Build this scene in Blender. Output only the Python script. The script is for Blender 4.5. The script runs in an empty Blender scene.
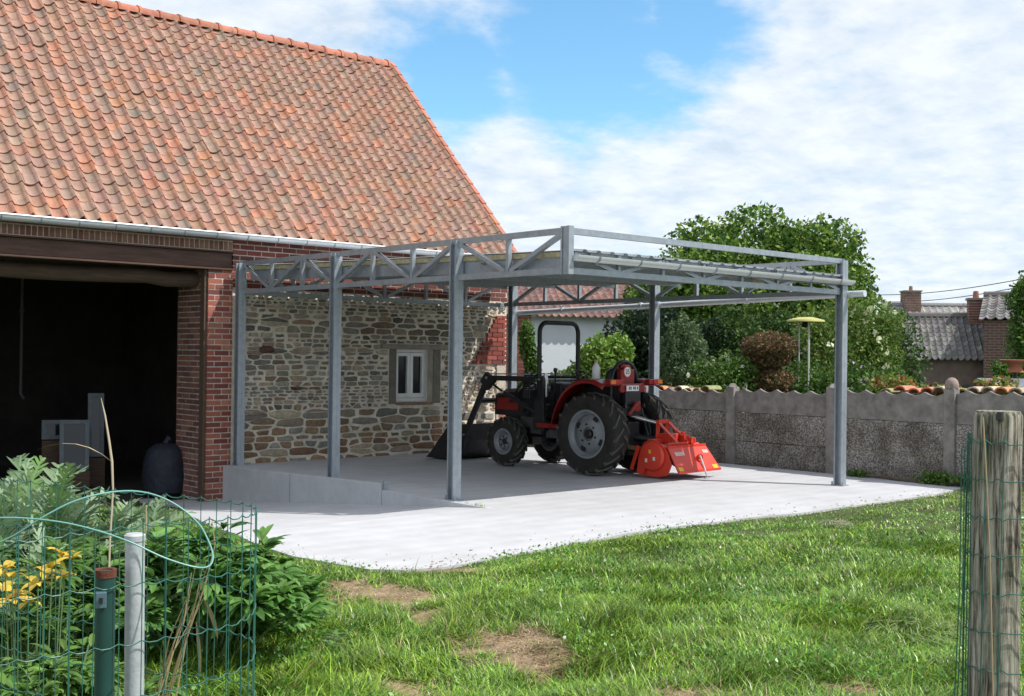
import bpy, bmesh, math, random
import numpy as np
from mathutils import Vector, Matrix
random.seed(7); np.random.seed(7)
R=math.radians; PI=math.pi
scene=bpy.context.scene
COL=scene.collection

# ------------------------------------------------------------------ camera
F=1162.0
CAM=Vector((-8.075,-8.276,1.61))
YAW=math.atan2(-.665,.7475)
MR=Matrix.Rotation(YAW,3,'Z')@Matrix.Rotation(R(90)+math.atan(7/F),3,'X')@Matrix.Rotation(R(.70),3,'Z')
cd=bpy.data.cameras.new('camera'); cam=bpy.data.objects.new('camera',cd); COL.objects.link(cam)
cam.matrix_world=Matrix.Translation(CAM)@MR.to_4x4()
cd.sensor_width=36; cd.lens=F/1024*36; cd.clip_end=3000; cd.clip_start=.05
scene.camera=cam
def ray(px,py):
    return MR@Vector(((px-512)/F,-(py-348)/F,-1))
def at(px,py,Z):
    "point seen at pixel, Z metres in front of the camera"
    return CAM+ray(px,py)*Z
def base(y):
    return -.0883*min(max(y-1.04,0),5.9)
def ground_at(px,py,f=base):
    d=ray(px,py); z=0
    for _ in range(30):
        t=(z-CAM.z)/d.z; p=CAM+d*t; z=f(p.y)
    return Vector((p.x,p.y,z))

# ------------------------------------------------------------------ materials
MATS={}
def mat(name,col,rough=.6,metal=0,var=.0,scale=6,bump=0,bscale=40,attr=False,trans=0,spec=.5,col2=None,vscale=None,stretch=None,coat=0,bdist=.01,attrmul=1.0):
    if name in MATS: return MATS[name]
    m=bpy.data.materials.new(name); m.use_nodes=True; nt=m.node_tree; N=nt.nodes; L=nt.links
    b=N['Principled BSDF']; b.inputs['Roughness'].default_value=rough; b.inputs['Metallic'].default_value=metal
    b.inputs['Specular IOR Level'].default_value=spec
    if coat: b.inputs['Coat Weight'].default_value=coat; b.inputs['Coat Roughness'].default_value=.1
    src=None
    tc=N.new('ShaderNodeTexCoord'); vec=tc.outputs['Object']
    if stretch:
        mp=N.new('ShaderNodeMapping'); mp.inputs['Scale'].default_value=stretch; L.new(vec,mp.inputs['Vector']); vec=mp.outputs['Vector']
    if attr:
        a=N.new('ShaderNodeAttribute'); a.attribute_name='Col'; src=a.outputs['Color']
    else:
        c=N.new('ShaderNodeRGB'); c.outputs[0].default_value=(*col,1); src=c.outputs[0]
    if var>0:
        n=N.new('ShaderNodeTexNoise'); n.inputs['Scale'].default_value=scale; n.inputs['Detail'].default_value=8; n.inputs['Roughness'].default_value=.65
        L.new(vec,n.inputs['Vector'])
        mr=N.new('ShaderNodeMapRange'); mr.inputs['From Min'].default_value=.3; mr.inputs['From Max'].default_value=.7
        L.new(n.outputs['Fac'],mr.inputs['Value'])
        if col2:
            mx=N.new('ShaderNodeMix'); mx.data_type='RGBA'; L.new(mr.outputs[0],mx.inputs['Factor'])
            L.new(src,mx.inputs['A']); mx.inputs['B'].default_value=(*col2,1); src=mx.outputs['Result']
            mr.inputs['To Max'].default_value=var
        else:
            mr.inputs['To Min'].default_value=1-var; mr.inputs['To Max'].default_value=1+var
            mx=N.new('ShaderNodeMix'); mx.data_type='RGBA'; mx.blend_type='MULTIPLY'; mx.inputs['Factor'].default_value=1
            L.new(src,mx.inputs['A']); L.new(mr.outputs[0],mx.inputs['B']); src=mx.outputs['Result']
    L.new(src,b.inputs['Base Color'])
    if bump>0:
        n2=N.new('ShaderNodeTexNoise'); n2.inputs['Scale'].default_value=bscale; n2.inputs['Detail'].default_value=6
        L.new(vec,n2.inputs['Vector'])
        bp=N.new('ShaderNodeBump'); bp.inputs['Strength'].default_value=bump; bp.inputs['Distance'].default_value=bdist
        L.new(n2.outputs['Fac'],bp.inputs['Height']); L.new(bp.outputs[0],b.inputs['Normal'])
    if trans>0:
        tr=N.new('ShaderNodeBsdfTranslucent'); L.new(src,tr.inputs['Color'])
        ms=N.new('ShaderNodeMixShader'); ms.inputs[0].default_value=trans
        L.new(b.outputs[0],ms.inputs[1]); L.new(tr.outputs[0],ms.inputs[2]); L.new(ms.outputs[0],N['Material Output'].inputs['Surface'])
    MATS[name]=m; return m

steel=mat('galvanised_steel',(.35,.39,.43),.42,.5,var=.16,scale=14,bump=.05,bscale=60)
zinc=mat('zinc_gutter',(.66,.69,.72),.45,.35,var=.08,scale=9)
whitepaint=mat('white_paint',(.78,.79,.78),.4,var=.05)
mortar=mat('lime_mortar',(.70,.645,.54),.95,var=.28,scale=5,bump=.9,bscale=45,bdist=.02)
stonem=mat('rubble_stone',(1,1,1),.9,attr=True,var=.35,scale=16,bump=.8,bscale=30,bdist=.015)
brickm=mat('brick',(1,1,1),.88,attr=True,var=.22,scale=25,bump=.4,bscale=80)
bmortar=mat('brick_mortar',(.58,.52,.46),.95,var=.3,scale=8,bump=.4,bscale=60)
tilem=mat('clay_tile',(1,1,1),.85,attr=True,var=.24,scale=11,bump=.3,bscale=70)
concrete=mat('pale_concrete',(.49,.49,.51),.85,var=.07,scale=2.2,bump=.18,bscale=55,bdist=.006)
def dress_concrete(m):
    nt=m.node_tree;N=nt.nodes;L=nt.links;b=N['Principled BSDF']; src=b.inputs['Base Color'].links[0].from_socket
    tc=N.new('ShaderNodeTexCoord')
    n=N.new('ShaderNodeTexNoise'); n.inputs['Scale'].default_value=.55; n.inputs['Detail'].default_value=9; n.inputs['Roughness'].default_value=.7; L.new(tc.outputs['Object'],n.inputs['Vector'])
    cr=N.new('ShaderNodeValToRGB'); e=cr.color_ramp.elements; e[0].position=.36; e[0].color=(.93,.925,.915,1); e[1].position=.6; e[1].color=(1.02,1.02,1.02,1); L.new(n.outputs['Fac'],cr.inputs[0])
    v=N.new('ShaderNodeTexVoronoi'); v.inputs['Scale'].default_value=3.5; L.new(tc.outputs['Object'],v.inputs['Vector'])
    c2=N.new('ShaderNodeValToRGB'); e=c2.color_ramp.elements; e[0].position=.02; e[0].color=(.62,.58,.52,1); e[1].position=.05; e[1].color=(1,1,1,1); L.new(v.outputs['Distance'],c2.inputs[0])
    w=N.new('ShaderNodeTexWave'); w.inputs['Scale'].default_value=1.1; w.inputs['Distortion'].default_value=3; w.inputs['Detail'].default_value=5; w.bands_direction='Y'; L.new(tc.outputs['Object'],w.inputs['Vector'])
    c3=N.new('ShaderNodeValToRGB'); e=c3.color_ramp.elements; e[0].color=(.965,.965,.965,1); e[1].color=(1.02,1.02,1.02,1); L.new(w.outputs['Fac'],c3.inputs[0])
    for c in(cr,c2,c3):
        mx=N.new('ShaderNodeMix'); mx.data_type='RGBA'; mx.blend_type='MULTIPLY'; mx.inputs['Factor'].default_value=1; L.new(src,mx.inputs['A']); L.new(c.outputs[0],mx.inputs['B']); src=mx.outputs['Result']
    L.new(src,b.inputs['Base Color'])
dress_concrete(concrete)
panelconc=mat('cast_concrete',(.47,.48,.50),.8,var=.10,scale=5,bump=.1,bscale=40)
darkwood=mat('old_dark_wood',(.10,.065,.045),.85,var=.35,scale=9,stretch=(.3,3,3),bump=.4,bscale=30)
rustbeam=mat('brown_beam',(.095,.052,.038),.8,var=.4,scale=5,stretch=(.4,3,3),bump=.2)
batten=mat('lichened_timber',(.42,.36,.22),.85,var=.4,scale=12,bump=.3)
black=mat('black_paint',(.018,.018,.02),.4,var=.25,scale=20)
rubber=mat('tyre_rubber',(.018,.018,.019),.78,var=.45,scale=7,col2=(.075,.065,.05),bump=.15,bscale=50,spec=.25)
lugm=mat('lug_rubber',(.04,.04,.039),.6,var=.6,scale=9,col2=(.13,.115,.09))
red=mat('tractor_red',(.26,.010,.008),.38,var=.14,scale=12,coat=.25)
orange=mat('implement_red',(.66,.040,.016),.45,var=.35,scale=9,col2=(.38,.06,.035),coat=.1)
rimm=mat('rim_grey',(.24,.26,.275),.5,.25,var=.12,scale=12)
chrome=mat('bare_metal',(.7,.7,.7),.3,.9)
glass=mat('dark_glass',(.015,.018,.022),.08)
leafm=mat('leaf',(1,1,1),.5,attr=True,trans=.32,spec=.35)
barkm=mat('bark',(.12,.09,.065),.95,var=.3,scale=10,bump=.8,bscale=20)
greenwire=mat('green_wire',(.03,.135,.10),.45)
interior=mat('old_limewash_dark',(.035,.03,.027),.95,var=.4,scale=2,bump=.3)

# ------------------------------------------------------------------ mesh builder
class MB:
    def __init__(s): s.v=[];s.f=[];s.c=[];s.col=(1,1,1)
    def add(s,vs,fs,col=None):
        o=len(s.v); s.v+= [tuple(p) for p in vs]; c=col or s.col
        for f in fs: s.f.append(tuple(i+o for i in f)); s.c.append(c)
    def box(s,c,size,rot=None,col=None):
        x,y,z=[a/2 for a in size]; c=Vector(c)
        P=[Vector((i*x,j*y,k*z)) for k in(-1,1) for j in(-1,1) for i in(-1,1)]
        if rot is not None: P=[rot@p for p in P]
        s.add([p+c for p in P],[(0,2,3,1),(4,5,7,6),(0,1,5,4),(2,6,7,3),(0,4,6,2),(1,3,7,5)],col)
    def bx(s,x0,x1,y0,y1,z0,z1,col=None):
        s.box(((x0+x1)/2,(y0+y1)/2,(z0+z1)/2),(abs(x1-x0),abs(y1-y0),abs(z1-z0)),None,col)
    def bar(s,p0,p1,w,d,side=None,off=(0,0),col=None):
        "box bar from p0 to p1; w along side vector, d along the third axis"
        p0=Vector(p0);p1=Vector(p1); a=(p1-p0); L=a.length; a.normalize()
        side=Vector(side) if side is not None else (Vector((0,0,1)) if abs(a.z)<.9 else Vector((1,0,0)))
        side=(side-a*side.dot(a)).normalized(); up=a.cross(side)
        rot=Matrix((side,up,a)).transposed()
        s.box((p0+p1)/2+side*off[0]+up*off[1],(w,d,L),rot,col)
    def channel(s,p0,p1,w,d,openv,t=.006,lip=.018,col=None):
        "C section: width w across, depth d along openv (the open side)"
        p0=Vector(p0);p1=Vector(p1);a=(p1-p0).normalized(); o=Vector(openv); o=(o-a*o.dot(a)).normalized(); w_=a.cross(o)
        s.bar(p0-o*(d/2-t/2),p1-o*(d/2-t/2),t,w,o,(0,0),col)
        for k in(-1,1):
            q=w_*(k*(w/2-t/2))+o*(t*.5)
            s.bar(p0+q,p1+q,d-t,t,o,(0,0),col)
            q=w_*(k*(w/2-t-lip/2))+o*(d/2-t/2)
            s.bar(p0+q,p1+q,t,lip,o,(0,0),col)
    def tube(s,pts,r,n=8,closed=False,col=None,cap=True):
        pts=[Vector(p) for p in pts]; m=len(pts); rs=r if isinstance(r,(list,tuple)) else [r]*m
        vs=[];prev=None
        for i,p in enumerate(pts):
            if closed: t=pts[(i+1)%m]-pts[i-1]
            else: t=pts[min(i+1,m-1)]-pts[max(i-1,0)]
            t.normalize()
            if prev is None: prev=t.orthogonal().normalized()
            prev=(prev-t*prev.dot(t)).normalized(); b=t.cross(prev)
            for k in range(n):
                a=2*PI*k/n; vs.append(p+(prev*math.cos(a)+b*math.sin(a))*rs[i])
        fs=[]
        for i in range(m if closed else m-1):
            j=(i+1)%m
            for k in range(n): fs.append((i*n+k,i*n+(k+1)%n,j*n+(k+1)%n,j*n+k))
        if cap and not closed: fs.append(tuple(range(n-1,-1,-1))); fs.append(tuple((m-1)*n+k for k in range(n)))
        s.add(vs,fs,col)
    def lathe(s,prof,c,axis='x',n=32,col=None,closed=False):
        "prof: (radius, position along axis)"
        c=Vector(c); vs=[]
        for r,h in prof:
            for k in range(n):
                a=2*PI*k/n; u,v=r*math.cos(a),r*math.sin(a)
                vs.append(c+Vector({'x':(h,u,v),'y':(u,h,v),'z':(u,v,h)}[axis]))
        m=len(prof); fs=[]
        for i in range(m if closed else m-1):
            j=(i+1)%m
            for k in range(n): fs.append((i*n+k,i*n+(k+1)%n,j*n+(k+1)%n,j*n+k))
        s.add(vs,fs,col)
    def prism(s,poly,axis,a0,a1,col=None):
        "poly in the plane across axis ((y,z) for x, (x,z) for y, (x,y) for z)"
        def P(u,v,a): return {'x':(a,u,v),'y':(u,a,v),'z':(u,v,a)}[axis]
        n=len(poly); vs=[P(u,v,a0) for u,v in poly]+[P(u,v,a1) for u,v in poly]
        fs=[tuple(range(n)),tuple(range(2*n-1,n-1,-1))]+[(i,(i+1)%n,n+(i+1)%n,n+i) for i in range(n)]
        s.add(vs,fs,col)
    def build(s,name,m,parent=None,smooth=False,bevel=0,local=False,tri=False):
        me=bpy.data.meshes.new(name); off=Vector((0,0,0))
        if parent is not None and not local:
            p=parent
            while p.parent: p=p.parent
            off=p.location
        me.from_pydata([(a[0]-off[0],a[1]-off[1],a[2]-off[2]) for a in s.v],[],s.f)
        ca=me.color_attributes.new('Col','FLOAT_COLOR','CORNER')
        arr=np.ones((len(me.loops),4),dtype=np.float32); k=0
        for f,c in zip(s.f,s.c):
            arr[k:k+len(f),:3]=c; k+=len(f)
        ca.data.foreach_set('color',arr.ravel())
        bm=bmesh.new(); bm.from_mesh(me); bmesh.ops.recalc_face_normals(bm,faces=bm.faces); bm.to_mesh(me); bm.free()
        if smooth:
            me.polygons.foreach_set('use_smooth',[True]*len(me.polygons))
            try: me.set_sharp_from_angle(angle=R(38))
            except Exception: pass
        me.materials.append(m); o=bpy.data.objects.new(name,me); COL.objects.link(o)
        if parent is not None: o.parent=parent
        if bevel:
            b=o.modifiers.new('bevel','BEVEL'); b.width=bevel; b.segments=2; b.limit_method='ANGLE'
        return o
def tag(o,label=None,cat=None,group=None,kind=None):
    if label: o['label']=label
    if cat: o['category']=cat
    if group: o['group']=group
    if kind: o['kind']=kind
    return o
def thing(name,label,cat,loc=(0,0,0),rz=0,group=None):
    o=bpy.data.objects.new(name,None); COL.objects.link(o); o.location=loc; o.rotation_euler=(0,0,rz); o.empty_display_size=.1
    return tag(o,label,cat,group)
def struct(o): o['kind']='structure'; return o
def fast_mesh(name,V,Fc,col,m,parent=None,k=4,kind=None):
    "numpy mesh: V (n,3), Fc (m,k) faces, col (m,3) one colour per face"
    me=bpy.data.meshes.new(name); nf=len(Fc)
    if parent is not None: V=V-np.array(parent.location)
    me.vertices.add(len(V)); me.vertices.foreach_set('co',V.astype(np.float32).ravel())
    me.loops.add(nf*k); me.loops.foreach_set('vertex_index',Fc.astype(np.int32).ravel())
    me.polygons.add(nf); me.polygons.foreach_set('loop_start',np.arange(0,nf*k,k,dtype=np.int32))
    try: me.polygons.foreach_set('loop_total',np.full(nf,k,dtype=np.int32))
    except Exception: pass
    me.update(calc_edges=True)
    ca=me.color_attributes.new('Col','FLOAT_COLOR','CORNER')
    c=np.ones((nf,k,4),dtype=np.float32); c[:,:,:3]=col[:,None,:]; ca.data.foreach_set('color',c.ravel())
    me.materials.append(m); me.validate(); o=bpy.data.objects.new(name,me); COL.objects.link(o)
    if parent is not None: o.parent=parent
    return o

# ------------------------------------------------------------------ ground, lawn, concrete
front_px=[(955,489),(930,494),(905,498),(880,502),(840,507),(800,512),(750,518),(700,523),(660,529),(620,534),(590,539),(560,545),(520,552),(495,558),(470,563),(440,567),(400,569),(370,568),(330,563),(295,556),(262,546),(240,538),(215,527),(195,517),(178,508),(160,500),(135,495)]
front=[ground_at(*p) for p in front_px]
for i,p in enumerate(front):
    p.x+=random.uniform(-.04,.04); p.y+=random.uniform(-.05,.05)
yard=[(p.x,p.y) for p in front]+[(yx,7.3) for yx in (front[-1].x-.3,-.15)]+[(-.15,1.04),(6.12,1.04),(6.12,front[0].y+.05)]
def inside_np(X,Y,poly):
    r=np.zeros(X.shape,bool); n=len(poly)
    for i in range(n):
        x0,y0=poly[i];x1,y1=poly[(i+1)%n]
        if y0==y1: continue
        c=((y0>Y)!=(y1>Y))&(X<(x1-x0)*(Y-y0)/(y1-y0)+x0); r^=c
    return r
def edge_dist(X,Y,pts):
    d=np.full(X.shape,1e9)
    for i in range(len(pts)-1):
        x0,y0=pts[i];x1,y1=pts[i+1]; dx,dy=x1-x0,y1-y0; t=np.clip(((X-x0)*dx+(Y-y0)*dy)/(dx*dx+dy*dy+1e-9),0,1)
        d=np.minimum(d,np.hypot(X-x0-t*dx,Y-y0-t*dy))
    return d
fpts=[(p.x,p.y) for p in front]
def lawn_h(X,Y):
    b=-.0883*np.clip(Y-1.04,0,5.9)
    d=edge_dist(X,Y,fpts)
    l=.035*np.sin(X*1.7+Y*.9)*np.cos(Y*1.3-X*.5)+.02*np.sin(X*4.1+1)*np.sin(Y*3.7)+.012*np.sin(X*9+Y*4)*np.sin(Y*11-X*3)
    k=np.clip(d/.8,0,1)
    out=~inside_np(X,Y,yard)
    h=b-.015+np.where(out,k*(l+.045),-.06)
    far=(X>6.0)|(Y>7.0)
    h=np.where(X>6.15,np.where(Y>-2.2,-.1,h),h); h=np.where((Y>6.9),-.53,h)
    slab=(X>-.12)&(Y>1.04)&(X<6.15)&(Y<6.9)
    return np.where(slab,-.62,h)
gx=np.concatenate([[-1500,-600,-250,-100,-45,-25,-16],np.arange(-12,9,.12),[12,20,40,90,220,600,1500]])
gy=np.concatenate([[-1500,-600,-250,-100,-45,-25,-16],np.arange(-11,9,.12),[12,20,40,90,220,600,1500]])
GX,GY=np.meshgrid(gx,gy); GZ=lawn_h(GX,GY)
farmask=(np.abs(GX)>30)|(np.abs(GY)>30); GZ=np.where(farmask,-.5,GZ)
V=np.stack([GX,GY,GZ],-1).reshape(-1,3); nx=len(gx); ny=len(gy)
I=np.arange((ny-1)*(nx-1)); r_=I//(nx-1); c_=I%(nx-1); a_=r_*nx+c_
Fq=np.stack([a_,a_+1,a_+nx+1,a_+nx],-1)
soil=mat('soil_and_thatch',(1,1,1),.95,attr=True,var=.45,scale=5,bump=.6,bscale=25)
cxm=(GX[:-1,:-1]+GX[1:,1:])/2; cym=(GY[:-1,:-1]+GY[1:,1:])/2
rs=np.random.RandomState(5)
patches=[(375,597,.27,.14),(512,650,.26,.11),(543,668,.15,.08),(410,693,.12,.06),(690,701,.2,.06),(850,700,.13,.06),(400,603,.18,.11),(440,570,.3,.05),(345,586,.12,.08),(430,622,.10,.08)]
PT=[(*ground_at(a,b)[:2],rx,ry) for a,b,rx,ry in patches]
def patchmask(X,Y):
    k=np.zeros(X.shape)
    for cx,cy,rx,ry in PT:
        dx,dy=X-cx,Y-cy; u=dx*.748-dy*.665; v=dx*.665+dy*.748
        d=np.sqrt((u/rx)**2+(v/(ry*2.6))**2)+.28*np.sin(u*23+v*9)+.2*np.sin(v*31-u*12)
        k=np.maximum(k,np.clip((1.35-d)*1.6,0,1))
    return k
pmk=patchmask(cxm,cym)[...,None]
gc=(np.array([.055,.075,.02])*(1-pmk)+np.array([.26,.18,.11])*pmk).reshape(-1,3)
g=fast_mesh('ground',V,Fq,gc,soil); struct(g)
g.data.polygons.foreach_set('use_smooth',[True]*len(g.data.polygons))

bm=bmesh.new()
f=bm.faces.new([bm.verts.new((x,y,0)) for x,y in yard]); bmesh.ops.triangulate(bm,faces=[f])
for k in np.arange(1.04,7,.4):
    bmesh.ops.bisect_plane(bm,geom=bm.verts[:]+bm.edges[:]+bm.faces[:],plane_co=(0,k,0),plane_no=(0,1,0))
for v in bm.verts: v.co.z=base(v.co.y)
geo=bmesh.ops.extrude_face_region(bm,geom=bm.faces[:])
for v in geo['geom']:
    if isinstance(v,bmesh.types.BMVert): v.co.z-=.12
bmesh.ops.recalc_face_normals(bm,faces=bm.faces)
me=bpy.data.meshes.new('concrete_yard'); bm.to_mesh(me); bm.free(); me.materials.append(concrete)
o=bpy.data.objects.new('concrete_yard',me); COL.objects.link(o); struct(o)
m=MB(); m.bx(-.083,6.12,1.044,6.74,-.66,0); struct(m.build('concrete_slab',concrete))

# retaining wall panels
t=thing('retaining_wall','low grey concrete retaining wall of three panels tapering beside the slab','low wall',(-.055,4,0))
def rpanel(y0,y1,z0,z1,name='panel'):
    m=MB(); lo0=base(y0)-.12; lo1=base(y1)-.12
    m.prism([(y0,lo0),(y1,lo1),(y1,z1),(y0,z0)],'x',-.165,-.085); return m.build(name,panelconc,t,bevel=.004)
rpanel(4.945,6.90,.03,-.005); rpanel(2.885,4.925,.085,.035)
rpanel(1.0,2.875,.006,.012)
m=MB(); m.bx(-.155,-.095,2.84,2.876,-.02,.12); m.build('joint_strip',steel,t)

# ------------------------------------------------------------------ carport
cp=thing('carport','open galvanised steel carport frame with truss sides over the concrete slab','carport',(0,0,0))
CX,CY=4.9,6.55; ZT=2.885; ZB=2.458
def zroof(y): return 2.655+.026*y
posts=[(-.03,6.55),(0,4.16),(0,1.74),(4.9,0.0),(4.9,3.15),(4.9,6.30)]
for i,(x,y) in enumerate(posts):
    m=MB(); 
    # two back-to-back lipped channels
    m.channel((x-.029,y,.012),(x-.029,y,ZT-.02),.11,.056,(-1,0,0),lip=.014)
    m.channel((x+.029,y,.012),(x+.029,y,ZT-.02),.11,.056,(1,0,0),lip=.014)
    p=m.build('post',steel,cp)
    m=MB(); m.bx(x-.07,x+.07,y-.09,y+.09,0,.012)
    for a in(-1,1): m.lathe([(.011,.012),(.011,.05),(0,.052)],(x-.05,y+a*.078,0),'z',8)
    m.build('base_plate',steel,p)
# corner upright at the cantilever end
m=MB(); m.channel((-.0,-.005,ZB-.04),(0,-.005,ZT+.015),.12,.07,(-1,0,0)); m.channel((0.0,.0,ZB-.04),(0,.0,ZT+.014),.05,.1,(0,1,0))
m.build('corner_upright',steel,cp)
def chord(p0,p1,name,openv,w=.062,d=.045):
    m=MB(); m.channel(p0,p1,d,w,openv,t=.005,lip=.01); m.build(name,steel,cp)
def truss(p0,p1,nodes,pattern,out):
    "nodes: fractions; pattern per panel: 'd' down to the far side, 'u' up"
    p0=Vector(p0);p1=Vector(p1); d=p1-p0
    def q(f,z): return Vector((p0.x+d.x*f,p0.y+d.y*f,z))
    for i,f in enumerate(nodes[1:-1]):
        m=MB(); m.channel(q(f,ZB+.02),q(f,ZT-.03),.05,.045,d,t=.004,lip=.008); m.build('upright',steel,cp)
    for i,pt in enumerate(pattern):
        a,b=nodes[i],nodes[i+1]; e=.04/d.length
        za,zb=(ZT-.05,ZB+.03) if pt=='d' else (ZB+.03,ZT-.05)
        m=MB(); m.channel(q(a+e,za),q(b-e,zb),.05,.045,(0,0,1),t=.004,lip=.008); m.build('diagonal',steel,cp)
O=Vector((0,0,0))
# side facing left: C to P1
chord((0,-.03,ZT-.03),(0,6.6,ZT-.03),'top_chord',(0,0,-1)); chord((0,-.03,ZB),(0,6.6,ZB),'bottom_chord',(0,0,1))
L=6.55
truss((0,0,0),(0,L,0),[0,.87/L,1.74/L],'du' if 0 else 'du','x')
truss((0,1.74,0),(0,4.16,0),[0,.333,.667,1],'dud','x')
truss((0,4.16,0),(0,6.55,0),[0,.333,.667,1],'udu','x')
# top rail and eaves truss between C and P4
chord((.0,0,ZT-.03),(4.93,0,ZT-.03),'top_rail',(0,0,-1)); chord((0,0,ZB),(4.9,0,ZB),'bottom_chord',(0,0,1))
chord((.06,.035,2.66),(4.86,.035,2.66),'eaves_rail',(0,0,-1),.05,.04)
for i in range(7):
    x0=.06+i*.69; x1=x0+.69
    m=MB(); m.channel((x1,.0,ZB),(x1,.0,2.65),.04,.04,(0,1,0),t=.004,lip=.006)
    if i<6: m.build('upright',steel,cp)
    za,zb=((2.63,ZB+.02) if i%2==0 else (ZB+.02,2.63))
    m=MB(); m.channel((x0+.03,.0,za),(x1-.03,.0,zb),.04,.04,(0,0,1),t=.004,lip=.006); m.build('diagonal',steel,cp)
# far side P4 to Q
chord((4.9,-.03,ZT-.03),(4.9,6.5,ZT-.03),'top_chord',(0,0,-1)); chord((4.9,-.03,ZB),(4.9,6.5,ZB),'bottom_chord',(0,0,1))
truss((4.9,0,0),(4.9,3.15,0),[0,.25,.5,.75,1],'udud','x'); truss((4.9,3.15,0),(4.9,6.30,0),[0,.25,.5,.75,1],'udud','x')
# along the barn wall
chord((0,6.56,ZT-.03),(4.9,6.56,ZT-.03),'top_chord',(0,0,-1)); chord((0,6.56,ZB-.01),(4.9,6.56,ZB-.01),'bottom_chord',(0,0,1))
truss((0,6.56,0),(4.9,6.56,0),[i/6 for i in range(7)],'dududu','x')
# roof: purlins, battens, trapezoidal sheet
for y in (.09,1.35,2.65,3.95,5.25,6.42):
    z=zroof(y)-.012
    m=MB(); m.channel((.045,y,z-.045),(4.86,y,z-.045),.09,.05,(0,1,0),t=.004,lip=.012); m.build('purlin',steel,cp)
for x in (.075,4.84):
    m=MB(); m.bar((x,.06,zroof(.06)-.03),(x,6.46,zroof(6.46)-.03),.05,.045,(0,0,1)); m.build('edge_batten',batten,cp)
    if x>1: continue
    m=MB(); m.bar((x,.07,zroof(.07)-.135),(x,6.45,zroof(6.45)-.135),.13,.012,(0,0,1)); m.build('fascia_strip',steel,cp)
prof=[]; x=.05
while x<4.84:
    prof+=[(x,0),(x+.12,0),(x+.14,.022),(x+.18,.022),(x+.20,0)]; x+=.20
m=MB(); vs=[];n=len(prof)
for y in(-.05,6.47):
    for dz in (0,.004):
        for (px,pz) in prof: vs.append((px,y,zroof(y)+pz+dz+.002))
fs=[]
for i in range(n-1):
    fs+=[(i,i+1,2*n+i+1,2*n+i),(n+i,n+i+1,3*n+i+1,3*n+i),(i,i+1,n+i+1,n+i),(2*n+i,2*n+i+1,3*n+i+1,3*n+i)]
m.add(vs,fs)
sheet=mat('roof_sheet',(.36,.38,.39),.5,.3,var=.15,scale=3)
m.build('roof_sheet',sheet,cp)
# gutter on the low edge
m=MB(); gp=[]
for k in range(9):
    a=PI+PI*k/8; gp.append((-.085+.062*math.cos(a),2.61+.062*math.sin(a)))
gp2=[(-.085+.058*math.cos(PI+PI*k/8),2.61+.058*math.sin(PI+PI*k/8)) for k in range(8,-1,-1)]
m.prism([(y,z) for y,z in gp+gp2],'x',.03,4.99)
gut=m.build('gutter',zinc,cp,smooth=True)
m=MB(); m.prism([(-.085+.061*math.cos(PI+PI*k/8),2.61+.061*math.sin(PI+PI*k/8)) for k in range(9)],'x',.028,.034); m.build('end_cap',zinc,gut)
for i in range(8):
    m=MB(); x=.33+i*.62
    m.tube([(x,-.085+.067*math.cos(PI+PI*k/8),2.61+.067*math.sin(PI+PI*k/8)) for k in range(9)],.009,5); m.bar((x,-.02,2.61),(x,.02,2.67),.02,.005); m.build('bracket',steel,gut)
# drain pipe along the far side
m=MB(); m.tube([(4.99,-.28,2.44),(4.99,6.4,2.315)],.042,14); dp=m.build('drain_pipe',zinc,cp,smooth=True)
for y in (1.55,3.5,5.2):
    m=MB(); z=2.44-.0187*(y+.28); m.tube([(4.99,y-.03,z),(4.99,y+.03,z-.001)],.05,14); m.bar((4.99,y,z+.03),(4.92,y,z+.11),.03,.006,(0,1,0)); m.build('pipe_collar',zinc,dp)

# ------------------------------------------------------------------ barn
barn=thing('barn','long rubble stone and brick barn with orange clay tile roof and open doorway','barn',(1,6.75,-.5))
WY=6.75; BX0=-9.0; BX1=5.16; EZ=3.28; RY=10.35; RZ=7.27
def jit(c,a=.15):
    k=1+random.uniform(-a,a); return tuple(max(0,x*k*(1+random.uniform(-.05,.05))) for x in c)
BR=[(.30,.085,.055),(.34,.11,.07),(.23,.06,.045),(.27,.095,.07),(.38,.15,.10),(.18,.055,.045)]
def bricks(m,axis,pos,u0,u1,z0,z1,n=1,bw=.215,bh=.062,j=.016,proud=.007,stepped=None,cols=BR,vert=False):
    "courses of brick boxes on a wall face; axis 'y': face at y=pos looking -y, axis 'x': face at x=pos looking -x"
    row=0; z=z0
    if vert: bw,bh=bh,bw
    while z+bh*.5<z1:
        h=min(bh,z1-z); u=u0-(bw+j)*.5*(row%2 if not vert else 0); 
        lim=(stepped(z,row) if stepped else None)
        a0,a1=(u0,u1) if not lim else lim
        while u<a1:
            s_,e=max(u,a0),min(u+bw,a1)
            if e-s_>.03:
                c=jit(random.choice(cols),.2); p=proud+random.uniform(-.003,.003)
                if axis=='y': m.bx(s_,e,pos-p,pos+.03,z,z+h,c)
                else: m.bx(pos-p,pos+.03,s_,e,z,z+h,c)
            u+=bw+j
        z+=bh+j; row+=1
# wall core (mortar face)
wo=(2.83,3.57,.84,1.68)
m=MB()
m.bx(-.05,wo[0],WY+.004,WY+.5,-.6,2.52); m.bx(wo[1],BX1,WY+.004,WY+.5,-.6,2.52)
m.bx(wo[0],wo[1],WY+.004,WY+.5,-.6,wo[2]); m.bx(wo[0],wo[1],WY+.004,WY+.5,wo[3],2.52)
wall=m.build('stone_wall',mortar,barn)
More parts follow.
